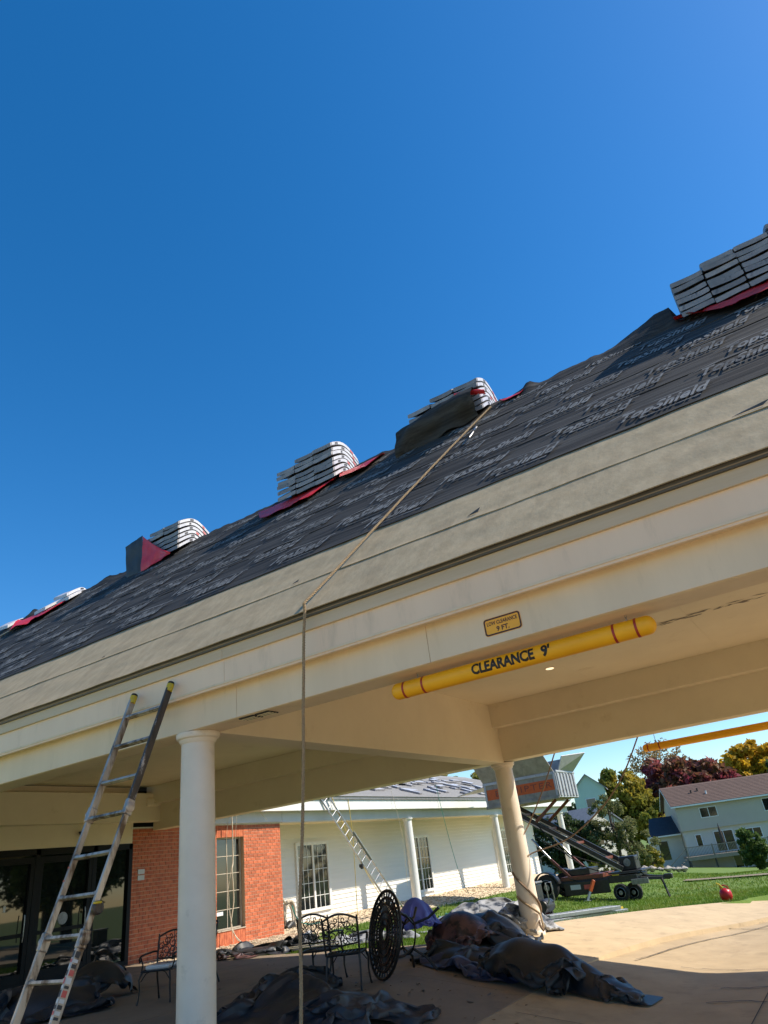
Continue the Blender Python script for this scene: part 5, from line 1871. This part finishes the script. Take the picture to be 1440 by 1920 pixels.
# ------------------------------------------------------------------ things lying on the lawn
def compressor(x, y):
    z0 = g(x, y)
    t = thing('air_compressor', 'small black wheeled air compressor beside the far column', 'compressor', (x, y, z0))
    b = MB(); b.cbox((x - .05, y, z0 + .62), (.36, .42, .66)); b.build('housing', M['machine'], t, bevel=.03, seg=2)
    b = MB(); b.cbox((x - .05, y, z0 + .975), (.42, .46, .05)); b.build('top_cover', M['rim'], t, bevel=.015)
    for dy in (-.27, .27):
        b = MB(); b.lathe([(.10, -.05), (.15, -.05), (.17, -.03), (.17, .03), (.15, .05), (.10, .05)], (x + .12, y + dy, z0 + .17), 20, axis='Y'); w = b.build('wheel', M['tyre'], t, smooth=30)
        b = MB(); b.lathe([(.095, -.03), (.09, -.052), (.03, -.056)], (x + .12, y + dy, z0 + .17), 16, axis='Y'); b.build('rim', M['red_can'], w, smooth=30)
    b = MB(); b.tube([(x + .22, y - .2, z0 + .25), (x + .42, y - .2, z0 + .55), (x + .40, y - .2, z0 + .95), (x + .40, y + .2, z0 + .95), (x + .42, y + .2, z0 + .55), (x + .22, y + .2, z0 + .25)], .018, 8); b.build('handle_frame', M['steel'], t, smooth=True)
    b = MB(); b.lathe([(.14, -.3), (.16, -.26), (.16, .26), (.14, .3)], (x + .22, y, z0 + .42), 20, axis='Y'); b.build('tank', M['machine'], t, smooth=30)
    b = MB(); b.box(x - .18, x + .02, y - .24, y + .24, z0 + .02, z0 + .29); b.build('base', M['machine'], t, bevel=.01)
compressor(-8.25, 19.7)

pl = thing('scaffold_planks', 'galvanised aluminium planks stacked on the lawn by the column', 'planks', (-7.6, 20.6, g(-7.6, 20.6)))
for k in range(4):
    a, c = Vector((-8.1 + .28 * (k % 2) - .02 * k, 19.1 + .12 * (k % 2), 0)), Vector((-7.15 + .28 * (k % 2), 22.9 - .3 * k, 0))
    zz = .06 + .11 * (k // 2)
    a.z, c.z = g(a.x, a.y) + zz, g(c.x, c.y) + zz
    b = MB(); b.bar(a, c, .25, .085); p_ = b.build('plank', M['galv'], pl, bevel=.006)
    d_ = (c - a).normalized(); s_ = Vector((-d_.y, d_.x, 0))
    b = MB()
    for q in (-.07, 0, .07):
        b.bar(a + s_ * q + Vector((0, 0, .045)), c + s_ * q + Vector((0, 0, .045)), .02, .012)
    pg = b.build('plank_ridge', M['galv'], p_)
    struct(pg, 'stuff')
b = MB(); b.cbox((-7.05, 22.9, g(-7, 22.9) + .12), (.05, .3, .06)); b.build('end_tag', M['yellow_cap'], pl)

gx, gy = -4.35, 24.3
gz = g(gx, gy)
gc = thing('fuel_can', 'round red plastic fuel can standing on the lawn', 'fuel can', (gx, gy, gz))
b = MB(); b.lathe([(.10, .0), (.15, .03), (.172, .11), (.172, .19), (.145, .27), (.07, .305), (.05, .325)], (gx, gy, gz + .03), 22); b.build('body', M['red_can'], gc, smooth=50)
b = MB(); b.tube([(gx - .10, gy, gz + .30), (gx - .10, gy, gz + .40), (gx, gy, gz + .43), (gx + .10, gy, gz + .38), (gx + .11, gy, gz + .29)], .018, 8); b.build('handle', M['red_can'], gc, smooth=True)
b = MB(); b.tube([(gx - .02, gy - .02, gz + .34), (gx - .10, gy - .05, gz + .46), (gx - .17, gy - .06, gz + .5)], [.03, .02, .014], 8); b.build('spout', M['yellow_cap'], gc, smooth=True)
b = MB(); b.cbox((-7.75, 21.6, g(-7.75, 21.6) + .07), (.12, .10, .22), Matrix.Rotation(.2, 3, 'Y')); tag(b.build('wood_block', M['orange'], bevel=.01), 'small orange block on the lawn behind the planks', 'block')

# ------------------------------------------------------------------ fire pit stones
rs = random.Random(12)
fp = thing('stone_ring', 'low ring of pale stones on the lawn before the house', 'stone ring', (-15, 62, g(-15, 62)))
for k in range(16):
    a = 2 * math.pi * k / 16
    x, y = -15 + 1.5 * math.cos(a) + rs.uniform(-.2, .2), 62.2 + 1.2 * math.sin(a)
    b = MB()
    r_ = rs.uniform(.2, .46)
    q = rs.random() * 6
    b.add([(x + r_ * (p[0] * math.cos(q) - p[1] * math.sin(q)) * rs.uniform(.85, 1.15), y + r_ * (p[0] * math.sin(q) + p[1] * math.cos(q)), g(x, y) + .12 + r_ * p[2] * .8) for p in ico], icf)
    b.build('stone', M['stone'], fp, bevel=.03)

# ------------------------------------------------------------------ trees and shrubs
def leaf_cloud(centers, n, size, seed, squash=.85, up=0.0):
    """centers: list of (x,y,z,r); returns numpy verts for n rhombic leaves"""
    rg = np.random.default_rng(seed)
    C = np.array(centers)
    w = C[:, 3] ** 2
    idx = rg.choice(len(C), n, p=w / w.sum())
    d = rg.normal(size=(n, 3))
    d /= np.linalg.norm(d, axis=1, keepdims=True)
    rad = C[idx, 3] * rg.random(n) ** .45
    pos = C[idx, :3] + d * rad[:, None] * np.array([1, 1, squash])
    a = rg.normal(size=(n, 3))
    a /= np.linalg.norm(a, axis=1, keepdims=True)
    bb = np.cross(a, rg.normal(size=(n, 3)))
    bb /= np.linalg.norm(bb, axis=1, keepdims=True)
    s_ = size * rg.uniform(.6, 1.35, n)[:, None]
    V = np.stack([pos - a * s_, pos - bb * s_ * .55, pos + a * s_, pos + bb * s_ * .55], 1)
    return V


def cloud_mesh(name, V, m):
    n = len(V)
    me = bpy.data.meshes.new(name)
    me.vertices.add(n * 4)
    me.vertices.foreach_set('co', V.astype(np.float32).ravel())
    me.loops.add(n * 4)
    me.loops.foreach_set('vertex_index', np.arange(n * 4, dtype=np.int32))
    me.polygons.add(n)
    me.polygons.foreach_set('loop_start', np.arange(0, n * 4, 4, dtype=np.int32))
    me.update(calc_edges=True)
    me.materials.append(m)
    return me


def tree(name, label, x, y, h, crown, m, seed, leaf=.25, n=7000, clumps=70, trunk=.25, squash=.85, group=None, cr=.26, sink=.0, z0=None):
    """crown: list of ellipsoids (dx,dy,z,rx,ry,rz) relative to the base"""
    rt = random.Random(seed)
    zb = g(x, y) if z0 is None else z0
    t = thing(name, label, 'tree' if 'shrub' not in name else 'shrub', (x, y, zb), group=group)
    cs = []
    tot = sum(e[3] * e[4] * e[5] for e in crown)
    for e in crown:
        k = max(4, int(clumps * e[3] * e[4] * e[5] / tot))
        for q in range(k):
            while True:
                d = Vector((rt.uniform(-1, 1), rt.uniform(-1, 1), rt.uniform(-1, 1)))
                if .35 < d.length < 1:
                    break
            d = d * (d.length ** -.35)
            rr = cr * min(e[3], e[5]) * rt.uniform(.55, 1.25)
            cs.append((e[0] + d.x * e[3] * .9, e[1] + d.y * e[4] * .9, e[2] + d.z * e[5] * .9, rr))
    me = cloud_mesh('crown', leaf_cloud(cs, n, leaf, seed, squash), m)
    link('crown', me, t)
    b = MB()
    zt = max(e[2] for e in crown)
    b.tube([(0, 0, -.2), (.02 * h, 0, zt * .35), (-.01 * h, .01 * h, zt * .7), (0, 0, zt)], [trunk * 1.2, trunk, trunk * .7, trunk * .3], 8)
    for q in range(10):
        c_ = rt.choice(cs)
        z1 = rt.uniform(.25, .7) * zt
        mid = Vector((c_[0] * .45, c_[1] * .45, (z1 + c_[2]) / 2 + .05 * h))
        b.tube([(0, 0, z1), mid, c_[:3]], [trunk * .45, trunk * .28, trunk * .08], 6)
    b.build('trunk', M['bark'], t, smooth=True, local=True)
    return t

# beyond the house
tree('maple_tree', 'broad maroon maple behind the brown roofed house', -23.5, 121, 17, [(0, 0, 9.5, 7.5, 6, 5.5), (-3.5, 0, 7.5, 5, 5, 4.5), (4.8, 0, 7.8, 5, 5, 4.8), (-4.5, 0, 11, 3.5, 3.5, 3)], M['leaf_maroon'], 5, leaf=.46, n=26000, clumps=210, trunk=.5)
tree('maple_tree', 'mixed green and yellow tree left of the maroon maple', -30.5, 112, 15, [(0, 0, 9.2, 4, 4, 5.4), (2.4, 0, 7, 3.5, 4, 4), (-2.2, 0, 5.8, 3.5, 3.5, 3.8)], M['leaf_olive'], 6, leaf=.40, n=14000, clumps=130, trunk=.4)
tree('maple_tree', 'bright yellow tree right of the maroon maple', -15.5, 146, 18, [(0, 0, 12.5, 6, 5, 5), (4, 0, 11, 5, 5, 5), (-3, 0, 10, 4, 4, 4)], M['leaf_yellow'], 8, leaf=.50, n=15000, clumps=130, trunk=.45)
tree('birch_tree', 'pale bronze thin crowned tree behind the yellow one', -9, 156, 19, [(0, 0, 13.5, 6, 5, 4.8)], M['leaf_pale'], 9, leaf=.4, n=4000, clumps=60, trunk=.35)
tree('birch_tree', 'nearly bare pale tree above the green and yellow tree', -30, 137, 21, [(0, 0, 15.5, 4.5, 4, 4.8), (4, 0, 14.2, 3, 3, 3.5)], M['leaf_pale'], 10, leaf=.25, n=2200, clumps=70, trunk=.3)
tree('spruce_tree', 'dark evergreen at the right edge behind the house', -9.8, 132, 15, [(0, 0, 8.5, 3.6, 3.6, 5.6), (2, 0, 7, 4, 4, 4.5)], M['leaf_dark'], 12, leaf=.42, n=8000, clumps=90, trunk=.35)
tree('maple_tree', 'dark green tree filling the gap left of the house', -35, 118, 13, [(0, 0, 6.5, 6, 5, 5), (-8, 0, 6, 6, 5, 4.5)], M['leaf_dark'], 13, leaf=.45, n=7000, clumps=90, trunk=.4)
tree('oak_tree', 'dark tree rising behind the white wing roof', -33, 64, 11, [(0, 0, 8.2, 3, 3, 2.6), (3, 0, 7.2, 3, 3, 2.5)], M['leaf_olive'], 14, leaf=.25, n=4500, clumps=60, trunk=.3)
# in front of the house
tree('pine_tree', 'loose olive pine in front of the left end of the house', -17.0, 58, 6, [(0, 0, 3.6, 1.7, 1.7, 1.9), (-1.6, 0, 2.3, 1.8, 1.6, 1.5), (1.6, 0, 2.0, 1.6, 1.5, 1.6), (.2, 0, 1.2, 2.4, 2, 1.0), (-.2, 0, 4.9, 1.0, 1, .8)], M['leaf_pine'], 15, leaf=.085, n=13000, clumps=130, trunk=.11, cr=.22)
tree('pine_tree', 'dark evergreen behind the last porch column', -21.2, 57, 5, [(0, 0, 2.4, 2.1, 2, 2.2), (2.0, 0, 1.9, 1.8, 1.5, 1.8)], M['leaf_dark'], 16, leaf=.14, n=9000, clumps=110, trunk=.16)
tree('rust_shrub', 'rusty brown shrub above the last porch column', -22.0, 62.5, 4, [(0, 0, 3.3, 1.9, 1.6, 1.0), (1.5, 0, 2.8, 1.5, 1.5, .9)], leafmat('leaf_rust', (.22, .09, .03), (.12, .08, .03)), 26, leaf=.12, n=3500, clumps=50, trunk=.06)
tree('maple_tree', 'small leafy green tree at the right edge of the lawn', -7.3, 54.5, 3, [(0, 0, 1.35, .85, .85, 1.3), (.5, 0, .95, .8, .8, .9), (-.2, 0, 2.2, .5, .5, .5)], M['leaf_green'], 17, leaf=.10, n=7000, clumps=80, trunk=.05, cr=.3)
for k, (x, y, w_, lb) in enumerate(((-19.9, 72, 1.5, 'grey green shrub below the left end of the deck'), (-17.8, 70, 1.3, 'low olive shrub right of the pine foot'), (-21.6, 70, 1.8, 'shrub behind the pine by the dark low roof'), (-23.5, 66, 1.8, 'leafy shrub left of the pine near the porch end'))):
    tree('shrub', lb, x, y, 2, [(0, 0, .8, w_, w_, .95), (.5, 0, 1.2, w_ * .6, w_ * .6, .7)], M['leaf_pine'] if k % 2 == 0 else M['leaf_olive'], 30 + k, leaf=.12, n=3200, clumps=50, trunk=.05)
# across the drive, outside the frame, mirrored in the glass doors
tree('oak_tree', 'big dark oak across the drive, reflected in the doors', 13, 33, 13, [(0, 0, 7, 4.5, 4.5, 4.5), (2, 2, 5.5, 4, 4, 3.5)], M['leaf_green'], 41, leaf=.24, n=16000, clumps=140, trunk=.35, z0=-1)
tree('oak_tree', 'second oak farther along the drive, reflected in the doors', 26, 40, 12, [(0, 0, 6.5, 4.5, 4.5, 4)], M['leaf_dark'], 42, leaf=.24, n=12000, clumps=120, trunk=.35, z0=-1)

# ------------------------------------------------------------------ house across the lawn
HR = R(20)
HC = Vector((-18.8, 90.0, -2.75))
house = thing('house', 'two storey grey house with brown roof and raised deck', 'house', HC, HR)
# local: x along the long wall to the right, y away from the camera, z above base
def hb(name, m, *boxes, parent=None, bevel=0):
    b = MB()
    for q in boxes:
        b.box(*q)
    p = parent or house
    return b.build(name, m, p, bevel=bevel, local=True)
E1, F1, L_, D_ = 6.2, 3.65, 15.5, 9.0
hb('upper_wall', M['house_wall'], (0, L_, -.25, D_, F1, E1 + .05))
hb('main_wall', M['house_wall2'], (.15, L_, .05, D_ - .1, 1.15, F1))
hb('basement_wall', M['house_wall2'], (.2, L_, .1, D_ - .1, -.6, 1.15))
b = MB(); b.prism([(0, -.25, E1 + .05), (0, D_, E1 + .05), (0, D_ / 2, E1 + 2.15)], (.02, 0, 0)); b.build('gable', M['house_wall'], house, local=True)
rf = MB()
rf.prism([(-.45, -.65, E1 - .05), (-.45, D_ / 2, E1 + 2.28), (-.45, D_ / 2, E1 + 2.42), (-.45, -.65, E1 + .10)], (L_ + .9, 0, 0))
rf.prism([(-.45, D_ + .4, E1 - .05), (-.45, D_ / 2, E1 + 2.281), (-.45, D_ / 2, E1 + 2.419), (-.45, D_ + .4, E1 + .10)], (L_ + .9, 0, 0))
roof = rf.build('roof', M['brown_roof'], house, local=True)
for k in range(14):
    q0 = k * .37
    b = MB()
    ca, sa = .904, .427
    y0, z0 = -.65 + q0 * ca, E1 + .10 + q0 * sa
    b.prism([(-.46, y0, z0 + .004), (-.46, y0, z0 + .045), (-.46, y0 + .40 * ca, z0 + .40 * sa + .012), (-.46, y0 + .40 * ca, z0 + .40 * sa)], (L_ + .92, 0, 0))
    b.build('shingle_course', M['brown_roof'], roof, local=True)
hb('gutter', M['white'], (-.45, L_ + .45, -.78, -.655, E1 - .08, E1 + .08))
b = MB(); b.prism([(-.47, -.65, E1 - .12), (-.47, D_ / 2, E1 + 2.2), (-.47, D_ + .4, E1 - .12), (-.47, D_ + .4, E1 + .04), (-.47, D_ / 2, E1 + 2.38), (-.47, -.65, E1 + .04)], (.02, 0, 0)); b.build('rake_board', M['white'], house, local=True)
for (x, y) in ((2.6, 1.9), (3.4, 2.2), (4.1, 1.3)):
    zz = E1 + .1 + (y + .65) * .472
    b = MB(); b.lathe([(.09, zz - .05), (.09, zz + .28), (.11, zz + .28), (.11, zz + .33)], (x, y, 0), 10); b.build('roof_vent', M['dark'] if x < 4 else M['white'], house, local=True)
def hwin(x0, x1, z0, z1, y=-.25, n=2):
    fw = .07
    w = hb('window', M['white'], (x0, x0 + fw, y - .05, y + .02, z0, z1), (x1 - fw, x1, y - .05, y + .02, z0, z1), (x0 + fw, x1 - fw, y - .049, y + .02, z1 - fw, z1), (x0 + fw, x1 - fw, y - .049, y + .02, z0, z0 + fw))
    pw = (x1 - x0 - 2 * fw) / n
    for i in range(n):
        hb('pane', M['glass'], (x0 + fw + i * pw + .03, x0 + fw + (i + 1) * pw - .03, y - .03, y - .012, z0 + fw + .02, z1 - fw - .02), parent=w)
        if i:
            hb('mullion', M['white'], (x0 + fw + i * pw - .03, x0 + fw + i * pw + .03, y - .045, y + .01, z0 + fw, z1 - fw), parent=w)
hwin(2.5, 4.4, 4.75, 5.85)
hwin(9.3, 12.3, 4.6, 5.95, n=3)
hwin(1.3, 2.0, 1.95, 3.2, y=.05, n=1)
hwin(6.6, 8.4, 2.1, 3.2, y=.05)
hwin(9.7, 12.0, 1.5, 3.3, y=.05)
hwin(3.3, 5.4, 1.2, 3.3, y=.05, n=2)
hwin(4.6, 6.4, -.55, .9, y=.1, n=2)
# low wing on the left with charcoal roof
hb('low_wall', M['house_wall2'], (-3.0, .1, 1.5, 8, -.3, 3.45))
b = MB(); b.prism([(-3.5, .9, 3.45), (.0, .9, 3.45), (.0, 4.6, 5.3), (-2.6, 4.6, 5.3)], (0, .05, .16)); b.build('low_roof', M['dark_roof'], house, local=True)
hb('low_gutter', M['white'], (-3.5, 0, .78, .90, 3.36, 3.5))
hb('low_window', M['glass'], (-2.6, -1.6, 1.47, 1.505, 1.0, 2.9))
# deck
hb('deck_floor', M['deckwood'], (-.5, 8.0, -3.4, .0, .98, 1.14))
hb('deck_fascia', M['deckwood'], (-.52, 8.02, -3.46, -3.40, .80, 1.15))
for x in (-.4, 2.2, 5.0, 7.9):
    hb('deck_post', M['deckdark'], (x - .07, x + .07, -3.38, -3.24, -.7, .98))
bal = MB()
x = -.45
while x < 8.0:
    bal.box(x, x + .045, -3.42, -3.38, 1.15, 2.05)
    x += .15
bo = bal.build('deck_baluster', M['deckwood'], house, local=True); struct(bo, 'stuff')
hb('deck_rail', M['deckwood'], (-.5, 8.0, -3.45, -3.35, 2.05, 2.12), bevel=0)
for x in (-.47, 2.2, 5.0, 7.95):
    hb('rail_post', M['deckwood'], (x - .06, x + .06, -3.46, -3.34, 1.14, 2.2))
stt = MB()
for k in range(7):
    stt.box(-.75 - .28 * k, -.47 - .28 * k, -3.3, -2.2, .85 - .2 * k, .93 - .2 * k)
so_ = stt.build('deck_stair', M['deckwood'], house, local=True); struct(so_, 'stuff')
b = MB(); b.bar((-.5, -3.3, 2.0), (-2.5, -3.3, .55), .08, .08); b.build('stair_rail', M['deckwood'], house, local=True)
um = thing('closed_parasol', 'closed dark parasol standing on the house deck', 'parasol', house.matrix_basis @ Vector((3.6, -2.4, 1.15)))
ux, uy, uz = um.location
b = MB(); b.tube([(ux, uy, uz), (ux, uy, uz + 2.9)], .03, 8); b.build('pole', M['deckdark'], um)
b = MB(); b.tube([(ux, uy, uz + 1.0), (ux, uy, uz + 1.3), (ux, uy, uz + 2.3), (ux, uy, uz + 2.85)], [.16, .20, .12, .03], 10); b.build('folded_canopy', M['deckdark'], um, smooth=True)
b = MB(); b.box(-.4, 1.4, -1.1, 1.1, 1.141, 1.9)

# ------------------------------------------------------------------ houses farther back on the left
def far_house(name, label, c, rz, w_, d_, wall_h, roof_h, mw, mr, wins=()):
    t = thing(name, label, 'house', c, rz)
    b = MB(); b.box(-w_ / 2, w_ / 2, 0, d_, -.5, wall_h); b.build('wall', mw, t, local=True)
    b = MB(); b.prism([(-w_ / 2, 0, wall_h), (w_ / 2, 0, wall_h), (0, 0, wall_h + roof_h)], (0, .05, 0)); b.build('gable', mw, t, local=True)
    b = MB()
    e = .35
    k = roof_h / (w_ / 2)
    b.prism([(-w_ / 2 - e, -e, wall_h - e * k), (0, -e, wall_h + roof_h), (0, -e, wall_h + roof_h + .16), (-w_ / 2 - e, -e, wall_h - e * k + .16)], (0, d_ + 2 * e, 0))
    b.prism([(w_ / 2 + e, -e, wall_h - e * k), (0.001, -e, wall_h + roof_h), (.001, -e, wall_h + roof_h + .16), (w_ / 2 + e, -e, wall_h - e * k + .16)], (0, d_ + 2 * e, 0))
    b.build('roof', mr, t, local=True)
    for (x0, x1, z0, z1) in wins:
        b = MB(); b.box(x0, x1, -.06, .01, z0, z1); wo_ = b.build('window', M['white'], t, local=True)
        b = MB(); b.box(x0 + .08, x1 - .08, -.075, -.05, z0 + .08, z1 - .08); b.build('pane', M['glass'], wo_, local=True)
    return t
far_house('house', 'tall mint green gabled house above the raised dump box', (-32.6, 104, -3.5), R(14), 4.4, 9, 11.2, 1.9, M['mint'], M['shingle_roof'], ((-.7, .7, 8.6, 10.0),))
far_house('house', 'small house with slate blue roof behind the olive pine', (-25.6, 84, -2.4), R(62), 6.5, 9, 4.9, 2.0, M['house_wall2'], M['blue_roof'], ((-1.6, -.4, 3.0, 4.2), (.8, 2.0, 3.0, 4.2)))

# ------------------------------------------------------------------ fallen leaves and grit on lawn, patio and drive
lv = MB()
rl = random.Random(77)
for k in range(1100):
    d = 9 + 32 * rl.random() ** 1.6
    a = rl.uniform(-.75, .08)
    x, y = d * math.sin(a), d * math.cos(a)
    if y > 13.9 and inside_pave(x, y) and x > -4.2:
        continue
    if x > -4.1 and y < 24:
        continue
    z = zr(x) + .006 if (y < 13.7 and x < -4.75) else (zr(x) + .01 if inside_pave(x, y) else g(x, y) + .05)
    if inside_pave(x, y) and y > 12.4:
        continue
    r_ = rl.uniform(.018, .04)
    q = rl.random() * 6.28
    t = rl.uniform(-.4, .4) * r_
    c_, s_ = math.cos(q) * r_, math.sin(q) * r_
    lv.add([(x + c_, y + s_, z + abs(t)), (x - s_ * .6, y + c_ * .6, z + .004), (x - c_, y - s_, z + .006), (x + s_ * .6, y - c_ * .6, z + .012)], [(0, 1, 2, 3)])
lo_ = lv.build('fallen_leaves', mat('dry_leaf', (.20, .11, .035), (.10, .055, .025), rough=.8, nscale=1.5))
tag(lo_, 'dry fallen leaves scattered over the lawn and patio', 'leaves')
struct(lo_, 'stuff')
gr = MB()
for k in range(700):
    d = 7 + 10 * rl.random()
    a = rl.uniform(-.85, -.05)
    x, y = d * math.sin(a), d * math.cos(a)
    if not (-17 < x < -4.8 and 4 < y < 12.5):
        continue
    r_ = rl.uniform(.006, .022) if k % 9 else rl.uniform(.03, .07)
    q = rl.random() * 6.28
    c_, s_ = math.cos(q) * r_, math.sin(q) * r_
    zz = zr(x) + .006
    gr.add([(x + c_, y + s_, zz), (x - s_ * .5, y + c_ * .5, zz + .002), (x - c_, y - s_, zz + r_ * .3), (x + s_ * .5, y - c_ * .5, zz)], [(0, 1, 2, 3)])
go_ = gr.build('roofing_grit', M['drip'])
tag(go_, 'dark roofing scraps and grit littering the shaded patio', 'debris')
struct(go_, 'stuff')
